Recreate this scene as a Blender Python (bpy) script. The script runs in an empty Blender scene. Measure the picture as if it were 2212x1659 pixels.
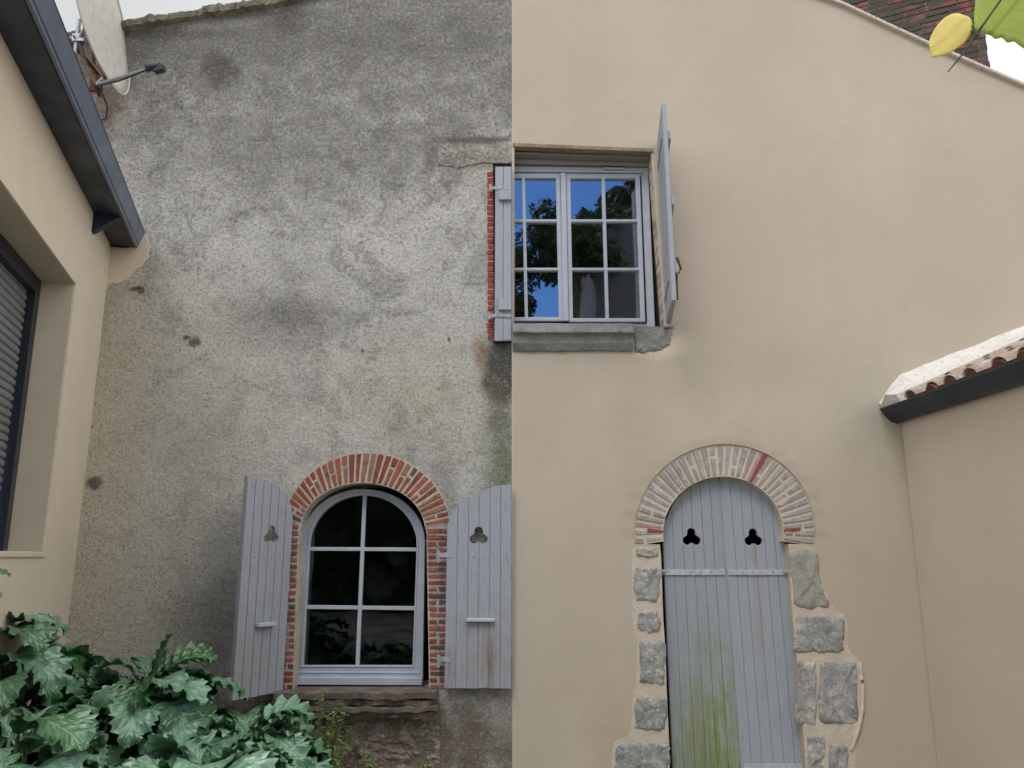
import bpy, bmesh, math, random
from mathutils import Vector, Matrix, noise
from mathutils.geometry import tessellate_polygon
random.seed(7)
R = math.radians
sc = bpy.context.scene
C = sc.collection

# ---------------------------------------------------------------- camera
CAM = Vector((0, -6.0, 1.75)); PITCH = R(12.25); F = 1706.0; CX, CY = 1106.0, 829.5
cd = bpy.data.cameras.new('camera'); cam = bpy.data.objects.new('camera', cd); C.objects.link(cam)
cam.location = CAM; cam.rotation_euler = (R(90) + PITCH, 0, 0)
cd.sensor_width = 36; cd.lens = 36 * F / 2212; cd.clip_end = 500; cd.clip_start = 0.05
sc.camera = cam

# ---------------------------------------------------------------- light
SUN_EL, SUN_AZ = 52, 200     # azimuth measured clockwise from +Y: behind the camera, a little left
sc.view_settings.view_transform = 'Standard'; sc.view_settings.look = 'None'
sc.view_settings.gamma = 1; sc.view_settings.exposure = 0.35
w = bpy.data.worlds.new('World'); sc.world = w; w.use_nodes = True
nt = w.node_tree; N = nt.nodes; L = nt.links; N.clear()
def wn(t, **k):
    n = N.new(t)
    for a, b in k.items(): setattr(n, a, b)
    return n
sky = wn('ShaderNodeTexSky', sky_type='NISHITA', sun_disc=False, sun_elevation=R(SUN_EL), sun_rotation=R(SUN_AZ))
sky.air_density = 1.3; sky.dust_density = 0.6; sky.ozone_density = 2.0
tc = wn('ShaderNodeTexCoord'); sep = wn('ShaderNodeSeparateXYZ'); L.new(tc.outputs['Generated'], sep.inputs[0])
nz = wn('ShaderNodeTexNoise'); nz.inputs['Scale'].default_value = 2.2; nz.inputs['Detail'].default_value = 4
L.new(tc.outputs['Generated'], nz.inputs['Vector'])
# a gap of blue sky low in the clouds to the south (behind the camera); cloud everywhere else
dt = wn('ShaderNodeVectorMath', operation='DOT_PRODUCT'); dt.inputs[1].default_value = Vector((0.10, -0.86, 0.50)).normalized()
nrm = wn('ShaderNodeVectorMath', operation='NORMALIZE'); L.new(tc.outputs['Generated'], nrm.inputs[0]); L.new(nrm.outputs[0], dt.inputs[0])
mr = wn('ShaderNodeMapRange'); mr.inputs['From Min'].default_value = 0.95; mr.inputs['From Max'].default_value = 0.88
L.new(dt.outputs['Value'], mr.inputs[0])
cl1 = wn('ShaderNodeMix', data_type='RGBA'); cl1.inputs[6].default_value = (7.0, 7.1, 7.25, 1); cl1.inputs[7].default_value = (10.6, 10.5, 10.3, 1)
mx = wn('ShaderNodeMapRange'); mx.inputs['From Min'].default_value = -0.45; mx.inputs['From Max'].default_value = 0.35
L.new(sep.outputs['X'], mx.inputs[0]); L.new(mx.outputs[0], cl1.inputs[0])
yb = wn('ShaderNodeMapRange'); yb.inputs['From Min'].default_value = -.25; yb.inputs['From Max'].default_value = .35
yb.inputs['To Min'].default_value = 1.75; yb.inputs['To Max'].default_value = .78; L.new(sep.outputs['Y'], yb.inputs[0])
clv = wn('ShaderNodeVectorMath', operation='SCALE'); L.new(cl1.outputs[2], clv.inputs[0]); L.new(yb.outputs[0], clv.inputs['Scale'])
cm = wn('ShaderNodeMix', data_type='RGBA', blend_type='MULTIPLY'); cm.inputs[0].default_value = 0.25
L.new(clv.outputs[0], cm.inputs[6]); L.new(nz.outputs['Fac'], cm.inputs[7])
skm = wn('ShaderNodeVectorMath', operation='MULTIPLY'); skm.inputs[1].default_value = (.33, .58, .98)
L.new(sky.outputs[0], skm.inputs[0])
mixs = wn('ShaderNodeMix', data_type='RGBA')
L.new(mr.outputs[0], mixs.inputs[0]); L.new(skm.outputs[0], mixs.inputs[6]); L.new(cm.outputs[2], mixs.inputs[7])
bg = wn('ShaderNodeBackground'); bg.inputs['Strength'].default_value = 0.115
L.new(mixs.outputs[2], bg.inputs['Color'])
wo = wn('ShaderNodeOutputWorld'); L.new(bg.outputs[0], wo.inputs['Surface'])
sl = bpy.data.lights.new('sun', 'SUN'); sl.energy = 0.9; sl.angle = R(25); sl.color = (1.0, 0.96, 0.90)
sun = bpy.data.objects.new('sun', sl); C.objects.link(sun)
az = R(SUN_AZ); d = Vector((math.sin(az)*math.cos(R(SUN_EL)), math.cos(az)*math.cos(R(SUN_EL)), math.sin(R(SUN_EL))))
sun.rotation_euler = d.to_track_quat('Z', 'Y').to_euler(); sun.location = d*30

# ---------------------------------------------------------------- measuring helpers
cp, sp_ = math.cos(PITCH), math.sin(PITCH)
def ray(px, py):
    a, b = (px-CX)/F, (CY-py)/F
    return Vector((a, cp - b*sp_, sp_ + b*cp))
def W(px, py, y=0.0):                 # measured point -> (x, z) on the upright plane at depth y
    r = ray(px, py); t = (y - CAM.y)/r.y; p = CAM + r*t
    return (p.x, p.z)
def WP(pts, y=0.0): return [W(a, b, y) for a, b in pts]
def on_plane(px, py, o, n):
    r = ray(px, py); t = (o-CAM).dot(n)/r.dot(n); return CAM + r*t

# ---------------------------------------------------------------- object helpers
def link(name, me, mat=None, parent=None, smooth=False, bevel=0, fix=True):
    o = bpy.data.objects.new(name, me); C.objects.link(o)
    if isinstance(mat, (list, tuple)):
        for m in mat: me.materials.append(m)
    elif mat: me.materials.append(mat)
    if smooth:
        for p in me.polygons: p.use_smooth = True
    if parent: o.parent = parent
    if bevel:
        b = o.modifiers.new('bevel', 'BEVEL'); b.width = bevel; b.segments = 2; b.limit_method = 'ANGLE'; b.angle_limit = R(40)
    return o
def obj(name, bm, mat=None, parent=None, smooth=False, bevel=0, recalc=True):
    if recalc: bmesh.ops.recalc_face_normals(bm, faces=bm.faces)
    me = bpy.data.meshes.new(name); bm.to_mesh(me); bm.free()
    return link(name, me, mat, parent, smooth, bevel)
def thing(name, label, cat, loc=(0, 0, 0), group=None):
    o = bpy.data.objects.new(name, None); C.objects.link(o); o.location = loc; o.empty_display_size = .1
    tag(o, label, cat, group); return o
def tag(o, label=None, cat=None, group=None, kind=None):
    if label: o['label'] = label
    if cat: o['category'] = cat
    if group: o['group'] = group
    if kind: o['kind'] = kind
    return o
def setp(o, parent):      # parent keeps place relative to the thing's foot
    o.parent = parent; o.matrix_parent_inverse = Matrix.Translation(parent.location).inverted(); return o

XZ = lambda a, b, c: Vector((a, c, b))           # (u, v, depth) -> world for fronts facing -Y
def prism(bm, outer, holes, d0, d1, mp=XZ, sides=True):
    """plate with holes; front at depth d0, back at d1"""
    loops = [outer] + [list(h) for h in holes if h]
    start = len(bm.faces)
    rings = []
    for dd in (d0, d1):
        edges = []; rr = []
        for l in loops:
            vs = [bm.verts.new(mp(p[0], p[1], dd)) for p in l]; rr.append(vs)
            edges += [bm.edges.new((vs[i], vs[(i+1) % len(vs)])) for i in range(len(vs))]
        nv = (rr[0][1].co-rr[0][0].co).cross(rr[0][-1].co-rr[0][0].co)
        flat = Vector(mp(0, 0, 0)); nn = (Vector(mp(1, 0, 0))-flat).cross(Vector(mp(0, 1, 0))-flat)
        bmesh.ops.triangle_fill(bm, use_beauty=True, use_dissolve=False, edges=edges, normal=nn.normalized())
        rings.append(rr)
    for fl, bl in zip(*rings):
        for i in range(len(fl)):
            c = (i+1) % len(fl)
            try: bm.faces.new([fl[i], fl[c], bl[c], bl[i]])
            except ValueError: pass
    return bm
def box(bm, x0, x1, y0, y1, z0, z1, mp=None):
    vs = [Vector((x, y, z)) for z in (z0, z1) for y in (y0, y1) for x in (x0, x1)]
    if mp: vs = [mp(v) for v in vs]
    v = [bm.verts.new(p) for p in vs]
    for q in ((0,1,3,2), (4,6,7,5), (0,4,5,1), (2,3,7,6), (0,2,6,4), (1,5,7,3)): bm.faces.new([v[i] for i in q])
    return v
def quadbox(bm, q, d0, d1, mp=XZ):               # four (u,v) corners
    f = [bm.verts.new(mp(a, b, d0)) for a, b in q]; k = [bm.verts.new(mp(a, b, d1)) for a, b in q]
    bm.faces.new(f); bm.faces.new(list(reversed(k)))
    for i in range(4): bm.faces.new([f[i], f[(i+1) % 4], k[(i+1) % 4], k[i]])
    return f + k
def tube(bm, pts, r, seg=8, caps=True):
    pts = [Vector(p) for p in pts]; rings = []
    rr = r if isinstance(r, (list, tuple)) else [r]*len(pts)
    up = Vector((0, 0, 1))
    for i, p in enumerate(pts):
        t = (pts[min(i+1, len(pts)-1)] - pts[max(i-1, 0)]).normalized()
        a = t.cross(up)
        if a.length < 1e-3: a = t.cross(Vector((1, 0, 0)))
        a.normalize(); b = t.cross(a).normalized()
        rings.append([bm.verts.new(p + (a*math.cos(2*math.pi*k/seg) + b*math.sin(2*math.pi*k/seg))*rr[i]) for k in range(seg)])
    for i in range(len(rings)-1):
        for k in range(seg):
            bm.faces.new([rings[i][k], rings[i][(k+1) % seg], rings[i+1][(k+1) % seg], rings[i+1][k]])
    if caps: bm.faces.new(list(reversed(rings[0]))); bm.faces.new(rings[-1])
    return bm
def lerp(a, b, t): return a + (b-a)*t
def lp(p, q, t): return (lerp(p[0], q[0], t), lerp(p[1], q[1], t))

# ---------------------------------------------------------------- materials
def ell(cx, cy, a, b, th): return (cx + a*math.cos(th), cy - b*math.sin(th))
class NT:
    def __init__(s, name):
        s.m = bpy.data.materials.new(name); s.m.use_nodes = True; s.t = s.m.node_tree; s.t.nodes.clear()
        s.out = s.n('ShaderNodeOutputMaterial'); s.p = s.n('ShaderNodeBsdfPrincipled'); s.l(s.p.outputs[0], s.out.inputs[0])
        s.co = s.n('ShaderNodeTexCoord').outputs['Object']
        s.bumpo = None
    def n(s, t, **k):
        n = s.t.nodes.new(t)
        for a, b in k.items(): setattr(n, a, b)
        return n
    def l(s, a, b): s.t.links.new(a, b)
    def v(s, inp, val):
        if hasattr(val, 'is_linked') or isinstance(val, bpy.types.NodeSocket): s.l(val, inp)
        else: inp.default_value = val
    def world(s): s.co = s.n('ShaderNodeNewGeometry').outputs['Position']; return s
    def noise(s, scale, detail=4, rough=.55, vec=None, stretch=None, dist=0, w=0):
        vec = vec or s.co
        if stretch or w:
            mp = s.n('ShaderNodeMapping'); s.l(vec, mp.inputs[0]); mp.inputs['Scale'].default_value = stretch or (1, 1, 1)
            mp.inputs['Location'].default_value = (w*3.1, w*1.7, w*2.3); vec = mp.outputs[0]
        n = s.n('ShaderNodeTexNoise'); s.l(vec, n.inputs['Vector']); n.inputs['Scale'].default_value = scale
        n.inputs['Detail'].default_value = detail; n.inputs['Roughness'].default_value = rough; n.inputs['Distortion'].default_value = dist
        return n.outputs['Fac']
    def voro(s, scale, feature='F1', out='Distance', stretch=None):
        vec = s.co
        if stretch:
            mp = s.n('ShaderNodeMapping'); s.l(vec, mp.inputs[0]); mp.inputs['Scale'].default_value = stretch; vec = mp.outputs[0]
        n = s.n('ShaderNodeTexVoronoi', feature=feature); s.l(vec, n.inputs['Vector']); n.inputs['Scale'].default_value = scale
        return n.outputs[out]
    def ramp(s, fac, a, b, lo=0., hi=1.):
        n = s.n('ShaderNodeMapRange', interpolation_type='SMOOTHSTEP'); s.v(n.inputs[0], fac)
        n.inputs[1].default_value = a; n.inputs[2].default_value = b; n.inputs[3].default_value = lo; n.inputs[4].default_value = hi
        return n.outputs[0]
    def mix(s, fac, a, b, mode='MIX'):
        n = s.n('ShaderNodeMix', data_type='RGBA', blend_type=mode); s.v(n.inputs[0], fac)
        for i, c in ((6, a), (7, b)):
            if isinstance(c, (tuple, list)): n.inputs[i].default_value = (*c[:3], 1)
            else: s.l(c, n.inputs[i])
        return n.outputs[2]
    def math(s, op, a, b=0.0, clamp=False):
        n = s.n('ShaderNodeMath', operation=op, use_clamp=clamp); s.v(n.inputs[0], a); s.v(n.inputs[1], b); return n.outputs[0]
    def xyz(s):
        n = s.n('ShaderNodeSeparateXYZ'); s.l(s.co, n.inputs[0]); return n.outputs
    def spot(s, x, z, rx, rz, warp=.35, soft=.5, wscale=9):
        """irregular blot centred on (x, z)"""
        if not hasattr(s, '_xz'):
            s._xz = s.xyz(); s._w = {}
        if wscale not in s._w: s._w[wscale] = s.noise(wscale, 4, .6, w=wscale*.1)
        a = s.math('DIVIDE', s.math('SUBTRACT', s._xz[0], x), rx); b = s.math('DIVIDE', s.math('SUBTRACT', s._xz[2], z), rz)
        r = s.math('SQRT', s.math('ADD', s.math('MULTIPLY', a, a), s.math('MULTIPLY', b, b)))
        r = s.math('ADD', r, s.math('MULTIPLY', s.math('SUBTRACT', s._w[wscale], .5), warp*6))
        return s.ramp(r, 1+soft, 1-soft)
    def bump(s, h, strength=.3, dist=.01):
        n = s.n('ShaderNodeBump'); n.inputs['Strength'].default_value = strength; n.inputs['Distance'].default_value = dist
        s.l(h, n.inputs['Height'])
        if s.bumpo is not None: s.l(s.bumpo, n.inputs['Normal'])
        s.bumpo = n.outputs[0]; s.l(s.bumpo, s.p.inputs['Normal'])
    def fin(s, col, rough=.8, spec=.3, metal=0):
        s.v(s.p.inputs['Base Color'], (*col, 1) if isinstance(col, tuple) else col); s.v(s.p.inputs['Roughness'], rough)
        s.p.inputs['Specular IOR Level'].default_value = spec; s.p.inputs['Metallic'].default_value = metal
        return s.m

def m_old_wall():
    s = NT('weathered_grey_roughcast')
    s.world()
    grain = s.noise(34, 3, .6); g2 = s.noise(62, 2, .6); fine = s.noise(140, 2, .5); mid = s.noise(5.5, 6, .68, dist=.6); big = s.noise(.9, 4, .6)
    sw = s.noise(7, 5, .6, stretch=(.6, 1, 1.8), dist=1.4)
    X = s.xyz()
    base = s.mix(s.ramp(big, .35, .68), (.54, .52, .475), (.43, .42, .39))
    cloud = s.noise(1.3, 8, .66, dist=1.0, w=6); cl2 = s.noise(3.3, 7, .7, dist=1.2, w=9)
    base = s.mix(s.math('MULTIPLY', s.ramp(sw, .45, .65), .5), base, (.52, .50, .46))
    base = s.mix(s.math('MULTIPLY', s.ramp(cloud, .50, .64), .55), base, (.24, .235, .215))
    base = s.mix(s.math('MULTIPLY', s.ramp(cl2, .53, .64), s.ramp(X[2], 2.5, 5.5, .35, .75)), base, (.20, .19, .165))
    # grime: heavier high up under the verge
    zz = s.math('ADD', s.ramp(X[2], 3.1, 6.6), s.math('MULTIPLY', s.math('SUBTRACT', mid, .5), 1.5))
    base = s.mix(s.math('MULTIPLY', s.ramp(zz, .25, 1.0), .72), base, (.15, .143, .127))
    mott = s.noise(2.4, 7, .72, dist=.8)
    base = s.mix(s.math('MULTIPLY', s.ramp(mott, .50, .66), .48), base, (.15, .143, .126))
    # speckle
    # damp yellow-green tinge near the left corner and ochre low down
    def st(px, py, rx, rz, col, k, warp=.3, soft=.6, ws=3.5):
        nonlocal base
        x, z = W(px, py); base = s.mix(s.math('MULTIPLY', s.spot(x, z, rx, rz, warp, soft, ws), k), base, col)
    st(330, 1150, 1.0, 1.6, (.64, .61, .54), .6, .3, .9)  # paler colour low left, lifting the wall where the corner shades it
    st(220, 1050, .25, 1.9, (.54, .50, .38), .5)
    st(900, 850, .55, .35, (.42, .39, .26), .4, .4, .9)
    st(1085, 980, .14, .70, (.13, .15, .075), .5, .35, .9, 6)
    st(1080, 900, .09, .18, (.09, .10, .05), .6, .35, .9, 9); st(1095, 1010, .08, .16, (.09, .13, .05), .7, .35, .9, 9)
    st(1085, 790, .16, .28, (.055, .05, .04), .95, .25, .5, 9)
    st(1090, 1590, .55, .38, (.10, .095, .085), .55, .3, .6, 6)
    st(860, 1620, .85, .28, (.13, .10, .075), .9, .3, .5, 6)
    st(570, 1560, .38, .20, (.10, .085, .07), .9, .3, .5, 6)
    st(440, 1400, .30, .4, (.24, .22, .19), .4, .4, .9)
    st(1025, 345, .34, .09, (.25, .215, .175), .75, .12, .3, 6)
    st(1020, 303, .30, .035, (.07, .065, .055), .8, .3, .6, 9)
    st(930, 335, .05, .16, (.13, .11, .09), .7, .3, .6, 9)
    st(470, 150, .16, .16, (.07, .062, .05), .8, .35, .6, 9)
    st(620, 55, .18, .1, (.07, .062, .05), .7, .35, .6, 9)
    st(700, 90, 1.6, .22, (.10, .096, .08), .5, .45, .9, 3.5)
    st(250, 110, .5, .2, (.10, .094, .078), .6, .4, .9, 6)
    st(640, 680, .25, .12, (.12, .115, .10), .5, .45, .9, 6)
    st(330, 75, .55, .06, (.07, .065, .05), .8, .3, .7, 6)
    st(560, 30, .5, .05, (.08, .07, .055), .7, .3, .7, 6)
    st(215, 225, .22, .2, (.22, .14, .10), .65, .3, .7, 6)
    st(160, 110, .3, .18, (.13, .115, .10), .8, .3, .6, 6)
    st(1035, 755, .06, .10, (.30, .17, .09), .55, .3, .7, 9)
    st(640, 340, 1.0, .4, (.15, .145, .13), .45, .4, .9)
    st(600, 690, .5, .22, (.14, .135, .12), .42, .4, .9)
    st(470, 1330, .30, .35, (.27, .25, .22), .5, .45, .9)
    for px, py, r, q in ((293, 624, .045, .022), (305, 628, .032, .030), (404, 729, .030, .018), (420, 739, .050, .045), (203, 1044, .060, .050)):
        st(px, py, r, q, (.055, .052, .04), .85, .30, .45, 26)
    for px, py in ((783, 758), (970, 733)): st(px, py, .014, .02, (.16, .06, .03), .9, .2, .4, 20)
    rg = s.noise(34, 8, .78); rg2 = s.noise(60, 4, .72, w=4)
    hi = s.math('ADD', s.ramp(X[2], 2.6, 5.8, .42, .74), s.math('MULTIPLY', s.ramp(mott, .45, .7), .2))
    base = s.mix(s.math('MULTIPLY', s.ramp(rg, .54, .36), hi), base, (.12, .115, .10))
    base = s.mix(s.math('MULTIPLY', s.ramp(rg, .50, .68), .38), base, (.62, .60, .55))
    base = s.mix(s.math('MULTIPLY', s.ramp(rg2, .44, .33), .85), base, (.06, .056, .048))
    base = s.mix(s.math('MULTIPLY', s.ramp(rg2, .59, .70), .55), base, (.70, .68, .62))
    base = s.mix(s.math('MULTIPLY', s.ramp(s.noise(5, 4, .6, w=8, stretch=(1, 1, 1)), .50, .7), .25), base, (.27, .215, .16))
    base = s.mix(s.math('MULTIPLY', s.ramp(fine, .55, .75), .3), base, (.12, .115, .10))
    s.bump(mid, .35, .03); s.bump(sw, .5, .012); s.bump(rg, .8, .012); s.bump(g2, .6, .005)
    return s.fin(base, .95, .15)
def m_new_wall(name='fresh_beige_render', a=(.49, .425, .34), b=(.45, .388, .31), edge=True):
    s = NT(name); s.world()
    big = s.noise(.6, 3, .5); mid = s.noise(3.2, 5, .6); fine = s.noise(120, 2, .5); f2 = s.noise(45, 3, .5)
    c = s.mix(s.ramp(big, .35, .65), a, b)
    c = s.mix(s.math('MULTIPLY', s.ramp(mid, .46, .70), .45), c, (a[0]*.90, a[1]*.875, a[2]*.85))
    c = s.mix(s.math('MULTIPLY', s.ramp(s.noise(1.4, 5, .6, dist=.8, w=2), .48, .68), .4), c, (a[0]*.90, a[1]*.89, a[2]*.87))
    c = s.mix(s.math('MULTIPLY', s.ramp(fine, .5, .75), .22), c, tuple(v*.62 for v in a))
    c = s.mix(s.math('MULTIPLY', s.ramp(f2, .55, .75), .16), c, tuple(min(1, v*1.2) for v in a))
    if edge:
        def st(px, py, rx, rz, col, k, warp=.3, soft=.6, ws=3.5):
            nonlocal c
            x, z = W(px, py); c = s.mix(s.math('MULTIPLY', s.spot(x, z, rx, rz, warp, soft, ws), k), c, col)
        st(1420, 745, .22, .10, (.66, .58, .46), .7, .2, .6, 6)
        st(1600, 790, .6, .18, (.40, .35, .26), .35, .3, .9)
        st(1900, 900, .25, .35, (.37, .36, .29), .45, .3, .9)
        st(1900, 1420, .32, 1.1, (.43, .35, .275), .45, .3, .9)
        st(1600, 640, .5, .3, (.44, .37, .29), .25, .35, .9)
        st(1330, 1600, .18, .3, (.40, .31, .22), .5, .3, .9)
        for t_ in range(0, 181, 12):
            q_ = ell(1566, 1152, 201, 198, R(t_)); st(q_[0], q_[1], .075, .035, (.30, .235, .165), .28, .15, .9, 6)  # brown shadow line round the arch's outer rim, painted into the render
        st(1380, 940, .18, .5, (.40, .33, .25), .30, .3, .9)
    s.bump(mid, .12, .02); s.bump(f2, .35, .004); s.bump(fine, .5, .003)
    return s.fin(c, .93, .15)
def m_paint(name, base, dark, weather=.5, moss=None):
    s = NT(name); s.world()
    grain = s.noise(22, 6, .65, stretch=(6, 6, .35)); big = s.noise(2.6, 5, .6); f = s.noise(60, 3, .6, stretch=(2, 2, .5))
    c = s.mix(s.math('MULTIPLY', s.ramp(grain, .48, .72), weather), base, dark)
    c = s.mix(s.math('MULTIPLY', s.ramp(big, .45, .75), .4*weather+.1), c, tuple(v*.78 for v in base))
    c = s.mix(s.math('MULTIPLY', s.ramp(f, .66, .78), .8*weather), c, tuple(v*.45 for v in dark))
    if moss:
        for (px, py, rx, rz, col, k) in moss:
            x, z = W(px, py); q = s.spot(x, z, rx, rz, .30, .85, 6)
            q = s.math('MULTIPLY', q, s.ramp(s.noise(10, 6, .7, stretch=(5, 5, .5)), .30, .62))
            c = s.mix(s.math('MULTIPLY', q, k), c, col)
    s.bump(grain, .35, .004); s.bump(f, .3, .003)
    return s.fin(c, s.ramp(big, .3, .7, .5, .68), .35)
def m_brick(name, cols, lich=.5, wash=None, lo=.56):
    s = NT(name); s.world()
    at = s.n('ShaderNodeAttribute', attribute_name='tint').outputs['Fac']
    cr = s.n('ShaderNodeValToRGB'); s.l(at, cr.inputs[0]); e = cr.color_ramp; e.interpolation = 'CONSTANT'
    while len(e.elements) < len(cols): e.elements.new(.5)
    for i, c in enumerate(cols): e.elements[i].position = i/len(cols); e.elements[i].color = (*c, 1)
    g = s.noise(45, 5, .65); b = s.noise(14, 5, .7); f = s.noise(110, 2, .5)
    c = s.mix(s.math('MULTIPLY', s.ramp(g, .45, .7), .45), cr.outputs[0], (.12, .075, .06))
    c = s.mix(s.math('MULTIPLY', s.ramp(b, lo, lo+.12), lich), c, (.075, .07, .05))
    if wash: c = s.mix(s.math('MULTIPLY', s.ramp(b, .52, .34), .75), c, wash)
    s.bump(g, .6, .006); s.bump(f, .4, .003)
    return s.fin(c, .9, .2)
def m_simple(name, col, rough=.6, spec=.4, metal=0, var=.25, scale=18, bump=.15, stretch=None):
    s = NT(name); n = s.noise(scale, 5, .6, stretch=stretch); n2 = s.noise(scale*5, 3, .6)
    c = s.mix(s.ramp(n, .35, .7), col, tuple(v*(1-var) for v in col))
    c = s.mix(s.math('MULTIPLY', s.ramp(n2, .55, .75), var), c, tuple(v*.6 for v in col))
    s.bump(n2, bump, .003)
    return s.fin(c, s.ramp(n, .3, .7, max(.05, rough-.08), min(1, rough+.08)), spec, metal)
def m_stone(name, a, b, lich=(.45, .44, .40), k=.5, spk=70, sp=.6):
    s = NT(name); s.world()
    n = s.noise(7, 6, .7); g = s.noise(spk, 3, .7); v = s.voro(26)
    c = s.mix(s.ramp(n, .38, .64), a, b)
    c = s.mix(s.math('MULTIPLY', s.ramp(g, .52, .68), sp), c, tuple(x*.35 for x in a))
    c = s.mix(s.math('MULTIPLY', s.ramp(s.noise(spk*.6, 4, .7, w=3), .55, .7), k), c, lich)
    c = s.mix(s.math('MULTIPLY', s.ramp(s.noise(9, 5, .7, w=5), .56, .68), k), c, lich)
    s.bump(n, .6, .02); s.bump(g, .7, .006)
    return s.fin(c, .92, .2)
def m_glass(name, refl=1.0, tint=(.75, .8, .85)):
    s = NT(name); t = s.t
    for n in list(t.nodes):
        if n.type == 'BSDF_PRINCIPLED': t.nodes.remove(n)
    tr = s.n('ShaderNodeBsdfTransparent'); tr.inputs[0].default_value = (*tint, 1)
    gl = s.n('ShaderNodeBsdfGlossy'); gl.inputs['Roughness'].default_value = .012; gl.inputs['Color'].default_value = (.93, .96, 1, 1)
    fr = s.n('ShaderNodeFresnel'); fr.inputs[0].default_value = 1.5
    geo = s.n('ShaderNodeNewGeometry')
    nz = s.noise(2.2, 2, .5, vec=geo.outputs['Position']); bp = s.n('ShaderNodeBump'); bp.inputs['Strength'].default_value = .10; bp.inputs['Distance'].default_value = .02
    s.l(nz, bp.inputs['Height']); s.l(bp.outputs[0], gl.inputs['Normal'])
    f = s.math('MULTIPLY', fr.outputs[0], refl, clamp=True)
    # dust specks and streaks on the pane
    du = s.n('ShaderNodeBsdfDiffuse'); du.inputs[0].default_value = (.35, .36, .38, 1)
    sp = s.noise(60, 3, .7, vec=geo.outputs['Position']); sm = s.noise(5, 4, .6, vec=geo.outputs['Position'])
    dirt = s.math('ADD', s.math('MULTIPLY', s.ramp(sp, .70, .78), .10), s.math('MULTIPLY', s.ramp(sm, .45, .75), .018))
    m1 = s.n('ShaderNodeMixShader'); s.l(f, m1.inputs[0]); s.l(tr.outputs[0], m1.inputs[1]); s.l(gl.outputs[0], m1.inputs[2])
    m2 = s.n('ShaderNodeMixShader'); s.l(dirt, m2.inputs[0]); s.l(m1.outputs[0], m2.inputs[1]); s.l(du.outputs[0], m2.inputs[2])
    s.l(m2.outputs[0], s.out.inputs[0]); return s.m
def m_leaf(name, a, b, rough=.33, vein=(.16, .22, .10), spec=.6, trans=0, veins=True, var=.5, vb=.6):
    s = NT(name)
    uv = s.n('ShaderNodeTexCoord').outputs['UV']; x = s.n('ShaderNodeSeparateXYZ'); s.l(uv, x.inputs[0])
    at = s.n('ShaderNodeAttribute', attribute_name='tint').outputs['Fac']
    n = s.noise(9, 4, .6)
    c = s.mix(s.math('ADD', s.math('MULTIPLY', at, var), s.math('MULTIPLY', s.ramp(n, .35, .65), .4), clamp=True), a, b)
    if veins:
        au = s.math('ABSOLUTE', x.outputs[0])
        mid = s.ramp(au, .045, .015)
        # side veins sweep forward from the midrib
        ph = s.math('SUBTRACT', s.math('MULTIPLY', x.outputs[1], 9.0), s.math('MULTIPLY', au, 2.4))
        tri = s.math('ABSOLUTE', s.math('SUBTRACT', s.math('FRACT', ph), .5))
        sv = s.math('MULTIPLY', s.ramp(tri, .07, .02), s.ramp(au, .9, .2))
        vv = s.math('MAXIMUM', mid, s.math('MULTIPLY', sv, .6))
        c = s.mix(s.math('MULTIPLY', vv, .7), c, vein)
        s.bump(tri, vb, .012 if vb > .5 else .0012)
        s.bump(s.noise(40, 3, .6), .25*vb, .006)
    s.fin(c, s.ramp(n, .3, .7, rough-.06, rough+.1), spec)
    if trans:
        td = s.n('ShaderNodeBsdfTranslucent'); s.l(c, td.inputs[0])
        ms = s.n('ShaderNodeMixShader'); ms.inputs[0].default_value = trans
        s.l(s.p.outputs[0], ms.inputs[1]); s.l(td.outputs[0], ms.inputs[2]); s.l(ms.outputs[0], s.out.inputs[0])
    return s.m

M = {}
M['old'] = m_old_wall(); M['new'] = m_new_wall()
M['side'] = m_new_wall('cream_render', (.68, .60, .485), (.65, .57, .46), edge=False)
M['wing'] = m_new_wall('wing_beige_render', (.55, .475, .39), (.52, .445, .365), edge=False)
M['reveal'] = m_new_wall('olive_reveal_render', (.50, .455, .37), (.47, .43, .345), edge=False)
M['shutter'] = m_paint('pale_grey_blue_paint', (.33, .345, .385), (.19, .195, .21), .58,
    moss=[(1050, 1440, .2, .35, (.22, .20, .16), .55), (1062, 1430, .03, .12, (.16, .09, .05), .8), (975, 1440, .03, .12, (.18, .12, .08), .6), (560, 1420, .12, .25, (.24, .22, .18), .5)])
M['door'] = m_paint('pale_grey_blue_door_paint', (.305, .33, .36), (.185, .195, .21), .52,
    moss=[(1540, 1690, .24, .40, (.22, .27, .08), .9), (1545, 1675, .20, .66, (.17, .23, .05), .95), (1500, 1675, .2, .2, (.13, .16, .06), .6), (1495, 1560, .12, .9, (.26, .26, .235), .5)])
M['doorclean'] = m_paint('pale_grey_blue_door_paint_clean', (.325, .35, .385), (.20, .21, .23), .5, moss=[(1645, 1300, .03, .5, (.27, .23, .17), .6)])
M['strap'] = m_simple('painted_strap_iron', (.46, .48, .50), .55, .35, var=.25, scale=30, bump=.3)
M['frame'] = m_simple('white_window_paint', (.46, .485, .54), .4, .4, var=.12, scale=7)
M['glass'] = m_glass('dark_window_glass', .7)
M['glass2'] = m_glass('reflective_double_glazing', 7.5, (.6, .66, .74))
M['redbrick'] = m_brick('old_red_brick', [(.30, .075, .055), (.37, .10, .07), (.24, .07, .055), (.33, .115, .085), (.12, .085, .065), (.28, .16, .11)], .9, None, .52)
M['palebrick'] = m_brick('washed_pale_brick', [(.33, .30, .285), (.36, .33, .31), (.33, .26, .24), (.30, .285, .275), (.36, .31, .285), (.36, .22, .19)], .30, (.46, .43, .38), .58)
M['jambbrick'] = m_brick('red_edge_brick', [(.34, .07, .05), (.30, .06, .045), (.38, .09, .06)], .4)
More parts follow.
